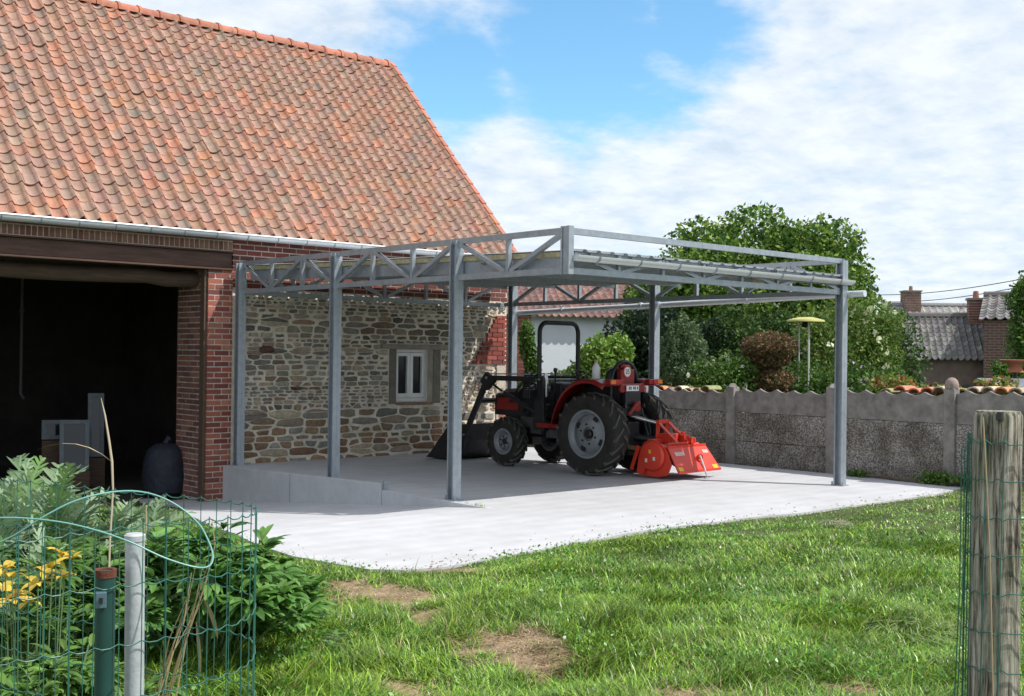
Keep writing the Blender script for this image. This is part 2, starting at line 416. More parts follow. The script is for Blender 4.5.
# stones
ST=[(.22,.19,.155),(.28,.24,.19),(.18,.16,.135),(.31,.27,.21),(.13,.12,.105),(.21,.195,.175),(.23,.17,.125),(.22,.22,.20),(.34,.29,.22),(.16,.16,.15)]
def stone(m,cx,cz,w,h,y,col,d=.022):
    n=12; ring=[];ring2=[]; ph=random.uniform(0,6)
    for k in range(n):
        a=2*PI*k/n; c,s_=math.cos(a),math.sin(a); e=.62
        rx=(abs(c)**e)*(1 if c>0 else -1); rz=(abs(s_)**e)*(1 if s_>0 else -1)
        q=1+random.uniform(-.13,.08)
        ring.append((cx+rx*w/2*q,cz+rz*h/2*q))
    vs=[(a,y+.006,b) for a,b in ring]+[(cx+(a-cx)*.93,y-d*.6,cz+(b-cz)*.88) for a,b in ring]+[(cx+(a-cx)*.72,y-d+random.uniform(-.006,.006),cz+(b-cz)*.6) for a,b in ring]
    fs=[]
    for r0 in(0,n):
        for k in range(n): fs.append((r0+k,r0+(k+1)%n,r0+n+(k+1)%n,r0+n+k))
    fs.append(tuple(2*n+k for k in range(n))); m.add(vs,fs,col)

def clip_half(poly,nx_,nz_,c):
    "keep the part with nx*x+nz*z<=c"
    out=[];n=len(poly)
    for i in range(n):
        a,b=poly[i],poly[(i+1)%n]; da=nx_*a[0]+nz_*a[1]-c; db=nx_*b[0]+nz_*b[1]-c
        if da<=0: out.append(a)
        if (da<0<db) or (db<0<da):
            t=da/(da-db); out.append((a[0]+(b[0]-a[0])*t,a[1]+(b[1]-a[1])*t))
    return out
def quoin_x(z): 
    if 1.45<z<2.30: return BX1-(.20+.55*(2.30-z)/.85)
    return BX1-.22 if z<1.0 else BX1-.03
AX=3.0; sites=[]; z=-.05
while z<2.6:
    low=z<.65
    h=random.choice([.08,.10,.13,.16]) if low else random.choice([.045,.055,.065,.08,.10,.125])
    x=-.2+random.uniform(0,.2)
    while x<5.4:
        w=h*AX*random.choice([.5,.75,1.0,1.35])+.02
        if h>.11 and random.random()<.3:
            sites.append(((x+w/2)/AX,z+h*.25)); sites.append(((x+w/2+random.uniform(-.05,.05))/AX,z+h*.75))
        else: sites.append(((x+w/2)/AX,z+h/2+random.uniform(-.13,.13)*h))
        x+=w
    z+=h
S=np.array(sites); m=MB()
RX0,RX1,RZ0,RZ1=wo[0]-.14,wo[1]+.16,wo[2]-.06,wo[3]+.09
for (sx_,sz_) in sites:
    poly=[(sx_-.4,sz_-.35),(sx_+.4,sz_-.35),(sx_+.4,sz_+.35),(sx_-.4,sz_+.35)]
    d=(S[:,0]-sx_)**2+(S[:,1]-sz_)**2; idx=np.argsort(d)[1:22]
    for k in idx:
        ax_,az_=S[k]; nx2,nz2=ax_-sx_,az_-sz_
        if abs(nx2)+abs(nz2)<1e-6: continue
        poly=clip_half(poly,nx2,nz2,(ax_*ax_+az_*az_-sx_*sx_-sz_*sz_)/2)
        if len(poly)<3: break
    if len(poly)<3: continue
    poly=[(a*AX,b) for a,b in poly]
    poly=clip_half(poly,-1,0,-.0); poly=clip_half(poly,0,1,2.515) if poly else poly
    if len(poly)<3: continue
    cx=sum(a for a,b in poly)/len(poly); cz=sum(b for a,b in poly)/len(poly)
    poly=clip_half(poly,1,0,quoin_x(cz)-.005)
    gaps=[(RX0-cx,(1,0,RX0)),(cx-RX1,(-1,0,-RX1)),(RZ0-cz,(0,1,RZ0)),(cz-RZ1,(0,-1,-RZ1))]
    g_=max(gaps,key=lambda q:q[0])
    if g_[0]<0: continue
    if g_[0]<.4: poly=clip_half(poly,*g_[1])
    if len(poly)<3: continue
    cx=sum(a for a,b in poly)/len(poly); cz=sum(b for a,b in poly)/len(poly)
    g2=random.choice([.009,.012,.016,.024,.034])
    p2=[]
    for a,b in poly:
        L2=math.hypot(a-cx,b-cz); k=max(.35,1-g2*1.35/max(L2,.01)); p2.append((cx+(a-cx)*k,cz+(b-cz)*k))
    # round the corners, roughen the edge
    for _ in range(1):
        q_=[];n=len(p2)
        for i in range(n):
            a,b=p2[i],p2[(i+1)%n]; q_+= [(a[0]*.86+b[0]*.14,a[1]*.86+b[1]*.14),(a[0]*.5+b[0]*.5+random.uniform(-.004,.004),a[1]*.5+b[1]*.5+random.uniform(-.005,.005)),(a[0]*.14+b[0]*.86,a[1]*.14+b[1]*.86)]
        p2=q_
    p2=[(a+random.uniform(-.003,.003),b+random.uniform(-.003,.003)) for a,b in p2]
    n=len(p2)
    if n<6: continue
    col=jit(random.choice(ST),.25)
    if cz<.55 and random.random()<.55: col=jit((.20,.135,.085),.25)
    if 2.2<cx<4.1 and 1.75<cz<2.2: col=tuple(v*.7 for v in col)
    d_=random.uniform(.010,.026)
    vs=[(a,WY+.01,b) for a,b in p2]+[(cx+(a-cx)*.95,WY+.004-d_*.6,cz+(b-cz)*.93) for a,b in p2]+[(cx+(a-cx)*.84+random.uniform(-.002,.002),WY+.004-d_+random.uniform(-.004,.003),cz+(b-cz)*.8) for a,b in p2]
    fs=[]
    for r0 in(0,n):
        for k in range(n): fs.append((r0+k,r0+(k+1)%n,r0+n+(k+1)%n,r0+n+k))
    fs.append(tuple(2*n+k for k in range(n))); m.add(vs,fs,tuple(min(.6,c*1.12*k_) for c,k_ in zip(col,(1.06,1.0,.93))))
m.build('stones',stonem,wall,smooth=True)
# recess holes with broken dark stone
for hx,hz,sw,sh in((.52,1.62,.26,.16),(1.66,1.70,.12,.13),(1.0,1.08,.16,.07)):
    m=MB(); 
    for k in range(4): stone(m,hx+random.uniform(-.5,.5)*sw*.5,hz+random.uniform(-.4,.4)*sh*.6,sw*.6,sh*.6,WY-.02,jit((.10,.05,.035),.3),.04)
    m.build('broken_stone',stonem,wall)
# quoin bricks at the right corner, toothed
m=MB()
def quo(z,row):
    w=.33 if (row//4)%2 else .20
    if 1.45<z<2.25: w=.18+.60*(2.28-z)/.8
    return (BX1-w,BX1)
qcols=[(.27,.06,.045),(.22,.05,.04),(.32,.085,.06),(.20,.05,.04)]
m.bx(BX1-.22,BX1-.02,WY-.016,WY,0,1.45,(.5,.44,.36))
bricks(m,'y',WY-.012,BX1-.8,BX1,1.45,2.28,stepped=lambda z,row:(BX1-(.20+.55*(2.30-z)/.85),BX1-.03),cols=qcols,proud=.022)
bricks(m,'y',WY-.012,BX1-.4,BX1,.0,1.0,stepped=lambda z,row:(BX1-(.3 if (row//3)%2 else .17),BX1-.02),cols=[(.34,.16,.10),(.28,.10,.07),(.38,.2,.13)],proud=.012)
m.build('corner_quoins',brickm,wall)
# window surround, lintel, window
m=MB(); sur=mat('rendered_surround',(.17,.155,.13),.95,var=.25,scale=7,bump=.5)
m.bx(wo[0]-.13,wo[0],WY-.014,WY+.20,wo[2]-.03,wo[3]); m.build('window_jamb',sur,barn,bevel=.006)
m=MB(); m.bx(wo[1],wo[1]+.15,WY-.014,WY+.20,wo[2]-.03,wo[3]); m.build('window_jamb',sur,barn,bevel=.006)
m=MB(); m.bx(2.52,4.02,WY-.055,WY+.2,wo[3]+.004,wo[3]+.075); m.build('window_lintel',mat('weathered_lintel',(.27,.24,.20),.9,var=.3,bump=.4),barn,bevel=.012)
m=MB(); m.bx(wo[0]+.0,wo[1],WY-.03,WY+.2,wo[2]-.05,wo[2]-.004); m.build('window_sill',mat('sill_brick',(.24,.14,.10),.9,var=.3),barn,bevel=.008)
m=MB(); y0,y1=WY+.14,WY+.20; a,b,c_,d=wo
xm=(a+b)/2
for x0,x1 in((a,a+.075),(b-.075,b)): m.bx(x0,x1,y0,y1,c_,d)
m.bx(a+.075,b-.075,y0,y1,c_,c_+.06); m.bx(a+.075,b-.075,y0,y1,d-.05,d)
wf=m.build('window_frame',whitepaint,barn,bevel=.005)
for s_ in(-1,1):
    m=MB(); l,r=(a+.078,xm-.003) if s_<0 else (xm+.003,b-.078)
    m.bx(l,l+.055,y0-.02,y1-.02,c_+.063,d-.053); m.bx(r-.055,r,y0-.02,y1-.02,c_+.063,d-.053); m.bx(l+.055,r-.055,y0-.02,y1-.02,c_+.063,c_+.13); m.bx(l+.055,r-.055,y0-.02,y1-.02,d-.11,d-.053)
    m.build('casement',whitepaint,wf,bevel=.004)
    m=MB(); m.bx(l+.05,r-.05,y1-.035,y1-.028,c_+.12,d-.1); m.build('pane',glass,wf)
# brick band above the stone
m=MB(); m.bx(-.05,BX1,WY+.004,WY+.5,2.52,3.30,(.30,.25,.2)); band_core=m.build('brick_band',bmortar,barn)
m=MB(); bricks(m,'y',WY+.004,-.05,BX1,2.53,3.29,cols=[(.17,.05,.04),(.22,.065,.05),(.13,.045,.04)]); m.build('bricks',brickm,band_core)
# brick pier with deep jamb
m=MB(); m.bx(-.42,-.05,WY+.004,WY+.95,-.6,2.77); pier=m.build('brick_pier',bmortar,barn)
m=MB(); bricks(m,'y',WY+.004,-.43,-.052,-.55,2.77); m.build('front_bricks',brickm,pier); m=MB(); bricks(m,'x',-.42,WY+.20,WY+.95,-.55,2.77,cols=[(.24,.10,.08),(.20,.085,.07),(.27,.13,.10),(.17,.08,.07)]); m.build('jamb_bricks',brickm,pier)
m=MB(); m.bx(-.47,-.435,WY+.03,WY+.15,-.5,2.76); m.build('door_post',darkwood,barn)
# beam over the doorway: rolled section, soldier course above
m=MB(); m.bx(BX0,-.06,WY+.02,WY+.10,2.80,3.01); m.bx(BX0,-.06,WY-.04,WY+.16,2.765,2.79); m.bx(BX0,-.06,WY-.04,WY+.16,3.015,3.035)
m.build('doorway_beam',rustbeam,barn,bevel=.003)
m=MB(); 
pts=[];
for i in range(30):
    x=BX0+.5+i*(8.5/29); pts.append((x,WY+.42+.04*math.sin(i*.4),2.68+.05*math.sin(i*.23)-(.0 if x<-1 else .05)))
m.tube(pts,.11,10); m.build('inner_timber',darkwood,barn,smooth=True)
m=MB(); m.bx(BX0,-.055,WY+.004,WY+.4,3.04,3.30); sb=m.build('soldier_course',bmortar,barn)
m=MB(); bricks(m,'y',WY+.004,BX0,-.055,3.05,3.17,bw=.12,bh=.058,vert=True,cols=[(.24,.12,.08),(.20,.09,.06),(.28,.15,.10)])
x=BX0
while x<-.06: m.bx(x,min(x+.215,-.06),WY-.03,WY+.02,3.185,3.24,jit((.2,.1,.07),.2)); x+=.228
m.build('bricks',brickm,sb)
# side and back walls, gables, floor, upper wall inside
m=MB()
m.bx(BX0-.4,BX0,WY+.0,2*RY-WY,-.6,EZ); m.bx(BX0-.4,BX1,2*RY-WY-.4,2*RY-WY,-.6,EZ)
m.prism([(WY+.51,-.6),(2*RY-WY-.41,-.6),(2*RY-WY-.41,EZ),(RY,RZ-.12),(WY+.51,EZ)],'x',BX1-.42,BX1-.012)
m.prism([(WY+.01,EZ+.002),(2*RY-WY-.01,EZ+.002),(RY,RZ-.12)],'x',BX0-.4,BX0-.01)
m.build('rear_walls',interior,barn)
m=MB(); bricks(m,'x',BX1-.012,WY+.5,2*RY-WY-.4,-.5,EZ); 
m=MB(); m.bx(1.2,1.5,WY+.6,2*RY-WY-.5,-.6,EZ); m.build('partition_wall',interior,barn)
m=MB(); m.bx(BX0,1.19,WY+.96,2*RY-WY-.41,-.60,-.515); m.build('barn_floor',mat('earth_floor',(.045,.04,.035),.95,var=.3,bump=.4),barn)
# loft boards shut out the light
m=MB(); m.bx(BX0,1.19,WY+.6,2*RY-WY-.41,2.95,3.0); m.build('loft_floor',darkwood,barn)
# roof deck and pantiles
sl=math.atan2(RZ-EZ,RY-(WY-.16)); SL=math.hypot(RZ-EZ,RY-(WY-.16)); c,s_=math.cos(sl),math.sin(sl)
EY=WY-.16
def rp(x,t,h):
    h+=.006*math.sin(x*.8+.5)*math.sin(t*.7)+.004*math.sin(x*2.3+t*1.9)
    return (x,EY+t*c-h*s_,EZ+t*s_+h*c)
m=MB(); x0,x1=BX0-.45,BX1+.05
vs=[rp(x0,.10,-.01),rp(x1-.05,.10,-.01),rp(x1-.05,SL,-.01),rp(x0,SL,-.01),rp(x0,.10,-.07),rp(x1-.05,.10,-.07),rp(x1-.05,SL,-.07),rp(x0,SL,-.07)]
m.add(vs,[(0,1,2,3),(4,5,6,7),(0,1,5,4),(1,2,6,5),(2,3,7,6),(3,0,4,7)])
vs=[(a,2*RY-b,z_) for a,b,z_ in vs]; m.add(vs,[(0,1,2,3),(4,5,6,7),(0,1,5,4),(1,2,6,5),(2,3,7,6),(3,0,4,7)],(.3,.12,.07))
roof=m.build('roof',mat('roof_boards',(.14,.09,.06),.9),barn)
TW=.212; TL=.203; nc=int(SL/TL)+1; TH=.026
TC=[(.37,.205,.15),(.40,.225,.165),(.36,.21,.155),(.41,.20,.135),(.34,.20,.15),(.38,.235,.18),(.31,.19,.145),(.37,.185,.125)]
cs=[]  # S profile across a tile
for k in range(12):
    u=k/11
    hgt=.062*(math.exp(-((u-.72)/.135)**2))-.014*math.exp(-((u-.25)/.2)**2)
    cs.append((u,hgt))
m=MB(); nx_=int((x1-x0)/TW)+1
for j in range(nc):
    for i in range(nx_):
        xl=x0+i*TW
        if xl+TW>x1+.02: continue
        if xl+TW < -6.4: continue
        t0=j*TL-.03+random.uniform(-.008,.008); t1=min(t0+TL+.05,SL-.01); 
        lift=random.uniform(-.004,.007)+(.012 if random.random()<.03 else 0); skew=random.uniform(-.009,.009); t0-=(.02 if random.random()<.04 else 0)
        cc=jit(random.choice(TC),.09)
        if random.random()<.07: cc=jit((.46,.20,.12),.1)
        if random.random()<.03: cc=jit((.27,.20,.16),.1)
        nr=len(cs); vs=[]
        for (tt,hb) in((t0,TH+lift),(t1,.006+lift)):
            for u,hh in cs: vs.append(rp(xl+u*TW*1.04+skew*(tt-t0)*4,tt,hb+hh))
        for u,hh in cs: vs.append(rp(xl+u*TW*1.04,t0+.004,TH+lift+hh-.022))
        fs=[]
        for k in range(nr-1): fs+=[(k,k+1,nr+k+1,nr+k),(k,2*nr+k,2*nr+k+1,k+1)]
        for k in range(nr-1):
            u=(k+.5)/(nr-1); wz=.55*math.exp(-((u-.42)/.17)**2)*random.uniform(.5,1.1); c4=tuple(a*(1-wz)+b*wz for a,b in zip(cc,(.20,.175,.135)))  # grey mixed into pan and left flank: painted shade of the roll plus weathering
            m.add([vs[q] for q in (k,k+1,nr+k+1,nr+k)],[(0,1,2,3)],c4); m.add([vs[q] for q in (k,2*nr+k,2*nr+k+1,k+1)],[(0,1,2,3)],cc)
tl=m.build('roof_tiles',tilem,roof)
# ridge and verge tiles
m=MB(); x=-6.4; k=0
while x<x1-.3:
    r=.12; L_=.36; cc=jit((.42,.16,.10),.15)
    for (xa,xb,rr) in((x,x+L_,r),(x+L_-.05,x+L_,r+.018)):
        vs=[];n=9
        for xx in(xa,xb):
            for q in range(n):
                a=-.15+ (PI+.3)*q/(n-1); vs.append((xx,RY+rr*math.cos(a)*1.15,RZ-.06+rr*math.sin(a)+ (.006 if k%2 else 0)))
        m.add(vs,[(q,q+1,n+q+1,n+q) for q in range(n-1)]+[tuple(range(n)),tuple(range(n,2*n))],cc)
    x+=L_; k+=1
m.build('ridge_tiles',tilem,roof,smooth=True)
m=MB(); tt=-.03
while tt<SL-.1:
    cc=jit((.42,.17,.11),.15); e=min(tt+.31,SL)
    P=lambda x,t,h: rp(x,t,h)
    vs=[P(x1-.05,tt,.085),P(x1+.05,tt,.085),P(x1+.05,e,.065),P(x1-.05,e,.065),P(x1-.05,tt,-.06),P(x1+.05,tt,-.06),P(x1+.05,e,-.08),P(x1-.05,e,-.08)]
    m.add(vs,[(0,1,2,3),(4,5,6,7),(0,1,5,4),(1,2,6,5),(2,3,7,6),(3,0,4,7)],cc); tt+=.268
m.build('verge_tiles',tilem,roof,bevel=.01)
# eaves gutter
m=MB(); gy_,gz_=EY-.055,EZ-.02
gp=[(gy_+.075*math.cos(PI+PI*k/8),gz_+.075*math.sin(PI+PI*k/8)) for k in range(9)]+[(gy_+.07*math.cos(PI+PI*k/8),gz_+.07*math.sin(PI+PI*k/8)) for k in range(8,-1,-1)]
m.prism(gp,'x',-6.4,BX1+.05); m.tube([(-6.4,gy_-.075,gz_+.002),(BX1+.05,gy_-.075,gz_+.002)],.011,8)
bg=m.build('eaves_gutter',zinc,barn,smooth=True)
for i in range(24):
    m=MB(); x=-6.2+i*.48; m.tube([(x,gy_+.08*math.cos(PI+PI*k/8),gz_+.08*math.sin(PI+PI*k/8)) for k in range(9)],.008,5); m.build('bracket',steel,bg)

# things inside the barn
paleframe=mat('old_window_paint',(.16,.19,.215),.6,var=.2)
def oldwin(px,py,Z,w,h,lab,lean=.12,rz=-.3):
    p=at(px,py,Z); t=thing('old_window_frame',lab,'window frame',(p.x,p.y,-.515),rz,'old window frames stored inside the barn')
    rot=Matrix.Rotation(-lean,3,'X'); 
    z0=max(p.z+.515-h,0.0)
    m=MB()
    def b(x0,x1,zz0,zz1):
        m.box(rot@Vector(((x0+x1)/2,0,z0+(zz0+zz1)/2)),(x1-x0,.05,zz1-zz0),rot)
    b(-w/2,-w/2+.06,0,h); b(w/2-.06,w/2,0,h); b(-w/2+.06,w/2-.06,0,.06); b(-w/2+.06,w/2-.06,h-.06,h)
    m.build('frame',paleframe,t,local=True)
    m=MB(); m.box(rot@Vector((0,0,z0+h/2)),(w-.12,.006,h-.12),rot); m.build('pane',glass,t,local=True)
    if z0>.05:
        m=MB(); m.bx(-w/2,w/2,-.15,.15,0,z0-.01); m.build('trestle',darkwood,t,local=True)
oldwin(56,420,18.0,.40,.30,'small pale window frame leaning in the barn, leftmost of three')
oldwin(75,420,17.6,.42,.75,'pale blue window frame leaning at the middle of three in the barn')
oldwin(97,393,18.2,.24,1.0,'tall narrow grey window frame standing against the barn wall')
p=at(172,440,17.0); t=thing('storage_sack','dusty blue rounded sack slumped on the barn floor behind the pier','sack',(p.x-.1,p.y,-.515))
m=MB(); m.lathe([(0,.78),(.14,.77),(.26,.68),(.31,.5),(.33,.3),(.30,.08),(.2,0.0),(0,0.0)],(p.x-.1,p.y,-.515),'z',20)
o=m.build('sack_body',mat('blue_sack',(.015,.02,.032),.7,var=.3,bump=.6,bscale=8,bdist=.05),t,smooth=True)
m=MB(); m.tube([(p.x-.1,p.y,.255),(p.x-.08,p.y,.30),(p.x-.04,p.y,.33)],[.05,.035,.06],8); m.build('sack_neck',MATS['blue_sack'],t,smooth=True)
p=at(22,300,18.5); t=thing('hanging_pipe','thin grey pipe hanging down inside the dark barn','pipe',(p.x,p.y,p.z))
m=MB(); m.tube([(p.x,p.y,2.94),(p.x,p.y,.9),(p.x+.05,p.y,.82)],.025,8); m.build('pipe',mat('dull_pipe',(.08,.08,.085),.6),t,smooth=True)
m=MB(); m.lathe([(.04,0),(.04,.05)],(p.x,p.y,2.2),'z',10); m.build('pipe_clip',MATS['dull_pipe'],t)

# ------------------------------------------------------------------ precast garden wall
gw=thing('garden_wall','grey pebbled concrete panel wall with scalloped top behind the slab','garden wall',(6.2,2,0))
peb=bpy.data.materials.new('pebbled_concrete'); peb.use_nodes=True; nt=peb.node_tree; N=nt.nodes; Lk=nt.links; b_=N['Principled BSDF']; b_.inputs['Roughness'].default_value=.95
tc=N.new('ShaderNodeTexCoord'); vo=N.new('ShaderNodeTexVoronoi'); vo.inputs['Scale'].default_value=62; Lk.new(tc.outputs['Object'],vo.inputs['Vector'])
no=N.new('ShaderNodeTexNoise'); no.inputs['Scale'].default_value=2.3; no.inputs['Detail'].default_value=9; Lk.new(tc.outputs['Object'],no.inputs['Vector'])
cr=N.new('ShaderNodeValToRGB'); cr.color_ramp.elements[0].color=(.13,.115,.10,1); cr.color_ramp.elements[0].position=.2; cr.color_ramp.elements[1].color=(.42,.39,.36,1); cr.color_ramp.elements[1].position=.9
sp=N.new('ShaderNodeSeparateColor'); Lk.new(vo.outputs['Color'],sp.inputs[0]); Lk.new(sp.outputs[0],cr.inputs[0])
cr2=N.new('ShaderNodeValToRGB'); cr2.color_ramp.elements[0].color=(.55,.52,.48,1); cr2.color_ramp.elements[0].position=.35; cr2.color_ramp.elements[1].color=(1.15,1.15,1.17,1); cr2.color_ramp.elements[1].position=.65; Lk.new(no.outputs['Fac'],cr2.inputs[0])
mx=N.new('ShaderNodeMix'); mx.data_type='RGBA'; mx.blend_type='MULTIPLY'; mx.inputs['Factor'].default_value=1; Lk.new(cr.outputs[0],mx.inputs['A']); Lk.new(cr2.outputs[0],mx.inputs['B']); Lk.new(mx.outputs['Result'],b_.inputs['Base Color'])
bp=N.new('ShaderNodeBump'); bp.inputs['Strength'].default_value=.9; bp.inputs['Distance'].default_value=.012; Lk.new(vo.outputs['Distance'],bp.inputs['Height']); bp.invert=True; Lk.new(bp.outputs[0],b_.inputs['Normal'])
smoothc=mat('weathered_concrete',(.235,.215,.20),.95,var=.4,scale=6,bump=.4,bscale=35)
WX=6.2
posts_y=[-2.575+1.76*k for k in range(9)]
def wtop(y): return 1.215-.022*(y+.8)
for k,y in enumerate(posts_y):
    m=MB(); zt=wtop(y)+.03
    m.bx(WX-.075,WX+.075,y-.075,y+.075,-.15,zt); p=m.build('wall_post',smoothc,gw,bevel=.012)
    if k!=1:
        m=MB(); m.lathe([(.092,zt),(.05,zt+.05),(.0,zt+.055)],(WX,y,0),'z',4); m.build('post_cap',smoothc,p)
    else:
      pass
    if k==1: m=MB(); m.lathe([(.085,zt+.0),(.088,zt+.05),(.075,zt+.10),(.04,zt+.135),(0,zt+.145)],(WX,y,0),'z',16,col=(1,1,1)); m.build('post_cap',mat('cap_concrete',(.27,.21,.18),.9,var=.3,scale=12),p,smooth=True)
    if k==len(posts_y)-1: break
    y0,y1=y+.078,posts_y[k+1]-.078; zt=wtop(y+.9)
    for q in range(3):
        z0=[-.12,.36,.79][q]; z1=[.352,.782,zt][q]
        m=MB()
        if q<2: m.bx(WX-.022-.004*(q==1),WX+.022,y0,y1,z0,z1); m.build('panel',peb,gw,bevel=.006)
        else:
            n=49; pol=[(y0,z0),(y1,z0)]
            for i in range(n):
                yy=y1-(y1-y0)*i/(n-1); ph=(yy-y0)/(y1-y0)*5.5
                fr=ph%1; pol.append((yy,zt-.055*math.sin(PI*fr)**.8))
            m.prism(pol,'x',WX-.022,WX+.022); tp=m.build('scalloped_panel',smoothc,gw)
# weeds at the wall foot
def leaf_cloud(n,fn,size,cols,elong=1.6,seed=1):
    rs=np.random.RandomState(seed); P=fn(n,rs); n=len(P)
    d=rs.normal(size=(n,3)); d/=np.linalg.norm(d,axis=1)[:,None]
    up=rs.normal(size=(n,3)); up[:,2]+=.7; s_=np.cross(d,up); s_/=np.linalg.norm(s_,axis=1)[:,None]+1e-9
    L_=size*(.6+.8*rs.rand(n))[:,None]; W_=L_/elong
    nrm=np.cross(d,s_)
    a=P-d*L_*.5; b=P+s_*W_*.5+nrm*W_*.12; c=P+d*L_*.5; e=P-s_*W_*.5+nrm*W_*.12
    V=np.stack([a,b,c,e],1).reshape(-1,3); Fc=np.arange(n*4).reshape(n,4)
    C=np.array(cols)[rs.randint(len(cols),size=n)]*(1+.25*(rs.rand(n,1)-.5)*2)
    return V,Fc,C
def blobs(bl,shell=.5):
    "points in lumpy ellipsoids: (x,y,z,rx,ry,rz)"
    def fn(n,rs):
        vol=np.array([b[3]*b[4]*b[5] for b in bl])**.67; pr=vol/vol.sum(); k=rs.choice(len(bl),n,p=pr); B=np.array(bl)[k]
        d=rs.normal(size=(n,3)); d/=np.linalg.norm(d,axis=1)[:,None]
        r=(1-shell*rs.rand(n)**1.6)
        lump=1+.16*np.sin(d[:,0]*7+k*1.3)*np.sin(d[:,1]*8+k)*np.cos(d[:,2]*6+k*.7)+.09*np.sin(d[:,0]*19+k)*np.sin(d[:,2]*17+d[:,1]*15)
        return B[:,:3]+d*(r*lump)[:,None]*B[:,3:6]
    return fn
def sub_blobs(cx,cy,cz,rx,ry,rz,n,sz,seed):
    rs=np.random.RandomState(seed); out=[(cx,cy,cz,rx*.82,ry*.82,rz*.82)]
    for _ in range(n):
        d=rs.normal(size=3); d/=np.linalg.norm(d); d[2]=abs(d[2])*.9-.15 if d[2]<0 else d[2]
        k=.72+.16*rs.rand(); q=sz*(.7+.7*rs.rand())
        out.append((cx+d[0]*rx*k,cy+d[1]*ry*k,cz+d[2]*rz*k,q,q,q*.8))
    return out
def shrub(name,label,cat,loc,bl,n,size,cols,trunk=None,group=None,seed=1,elong=1.6,shell=.5,flowers=None,core=None):
    t=thing(name,label,cat,loc,0,group)
    V,Fc,C=leaf_cloud(n,blobs(bl,shell),size,cols,elong,seed)
    m=MB(); rs=random.Random(seed); x,y,z=loc
    tr=trunk or (.05,)
    for k in range(5 if trunk else 4):
        b=bl[rs.randrange(len(bl))]
        mid=((x+b[0])/2+rs.uniform(-.1,.1),(y+b[1])/2+rs.uniform(-.1,.1),(z+b[2])/2)
        m.tube([(x,y,z-.1),((x*.8+b[0]*.2),(y*.8+b[1]*.2),z+(b[2]-z)*.4),mid if b[2]<z else ((x*.4+b[0]*.6),(y*.4+b[1]*.6),z+(b[2]-z)*.75),(b[0],b[1],b[2])],[tr[0],tr[0]*.8,tr[0]*.5,tr[0]*.25],7)
    m.build('trunk' if trunk else 'stems',barkm,t,smooth=True)
    if flowers:
        nf,fs,fc=flowers
        V2,F2,C2=leaf_cloud(nf*5,lambda n_,r_: np.repeat(blobs(bl,.1)(nf,r_)*1.0,5,axis=0)+r_.normal(size=(nf*5,3))*fs*.25,fs,[fc],1.1,seed+5)
        V=np.concatenate([V,V2]); Fc=np.concatenate([Fc,F2+len(V)-len(V2)]); C=np.concatenate([C,C2])
    fast_mesh('crown' if trunk else 'foliage',V,Fc,C,leafm,t)
    return t
G1=[(.07,.145,.02),(.095,.18,.025),(.05,.11,.02),(.11,.20,.035),(.06,.12,.03)]
GB=[(.09,.18,.03),(.13,.24,.04),(.07,.15,.03),(.16,.27,.05)]
GD=[(.02,.045,.02),(.03,.06,.025),(.015,.035,.018)]
GY=[(.16,.24,.04),(.20,.28,.05),(.11,.19,.035),(.24,.27,.07)]

# big tree behind the wall
def cpos(px,Z,z=0): 
    p=at(px,300,Z); return (p.x,p.y,z)
tx,ty,_=cpos(748,27)
bl=sub_blobs(tx,ty,2.15,3.05,3.1,3.1,46,.72,3)
bl+=sub_blobs(*cpos(825,27)[:2],2.0,1.55,1.6,1.9,12,.55,8)
bl+=sub_blobs(*cpos(676,26.5)[:2],2.3,1.45,1.5,2.0,12,.55,9)
shrub('broadleaf_tree','large rounded green tree towering over the garden behind the concrete wall','tree',(tx,ty,-.2),bl,80000,.115,[(.07,.16,.02),(.10,.20,.028),(.19,.31,.04),(.045,.11,.016),(.26,.36,.055),(.05,.125,.018)],trunk=(.28,),seed=3,shell=.4)
# dark conifer
x,y,_=cpos(642,22.8)
shrub('dark_conifer','very dark evergreen standing behind the middle rear carport post','tree',(x,y,-.2),[(x,y,.9,.75,.75,1.3),(x+.2,y-.1,1.9,.65,.65,.9),(x-.35,y+.2,1.4,.5,.5,1.0),(x+.55,y-.4,1.2,.5,.5,1.0),(x+1.0,y-.9,1.3,.6,.6,1.1)],16000,.09,GD,trunk=(.1,),seed=11)
# egg shaped topiary
x,y,_=cpos(683,19.4)
shrub('egg_topiary','clipped egg shaped green bush just right of the rear carport post','bush',(x,y,-.1),[(x,y,1.28,.42,.40,.98)],14000,.05,[(.13,.20,.09),(.17,.25,.12),(.09,.15,.065)],seed=12,shell=.2)
# rose bushes with pale flowers
x,y,_=cpos(724,18.9)
shrub('rose_bush','rose bush with white flowers left of the brown cut topiary','bush',(x,y,-.1),[(x,y,.95,.42,.45,.75),(x+.3,y-.2,1.25,.3,.3,.4),(x-.25,y+.2,1.1,.3,.3,.5)],7000,.055,G1+GB,seed=13,flowers=(26,.07,(.75,.75,.62)),shell=.8)
# double topiary, brown
x,y,_=cpos(770,19.0)
BRN=[(.17,.10,.05),(.21,.125,.065),(.13,.08,.045),(.12,.13,.045),(.19,.12,.05)]
shrub('stacked_topiary','brown clipped bush of two stacked rounded tiers','bush',(x,y,-.1),[(x,y,1.80,.45,.44,.24),(x,y,1.66,.37,.36,.24),(x,y,1.24,.38,.38,.22),(x,y,.7,.4,.4,.5)],16000,.045,BRN,seed=14,shell=.22)
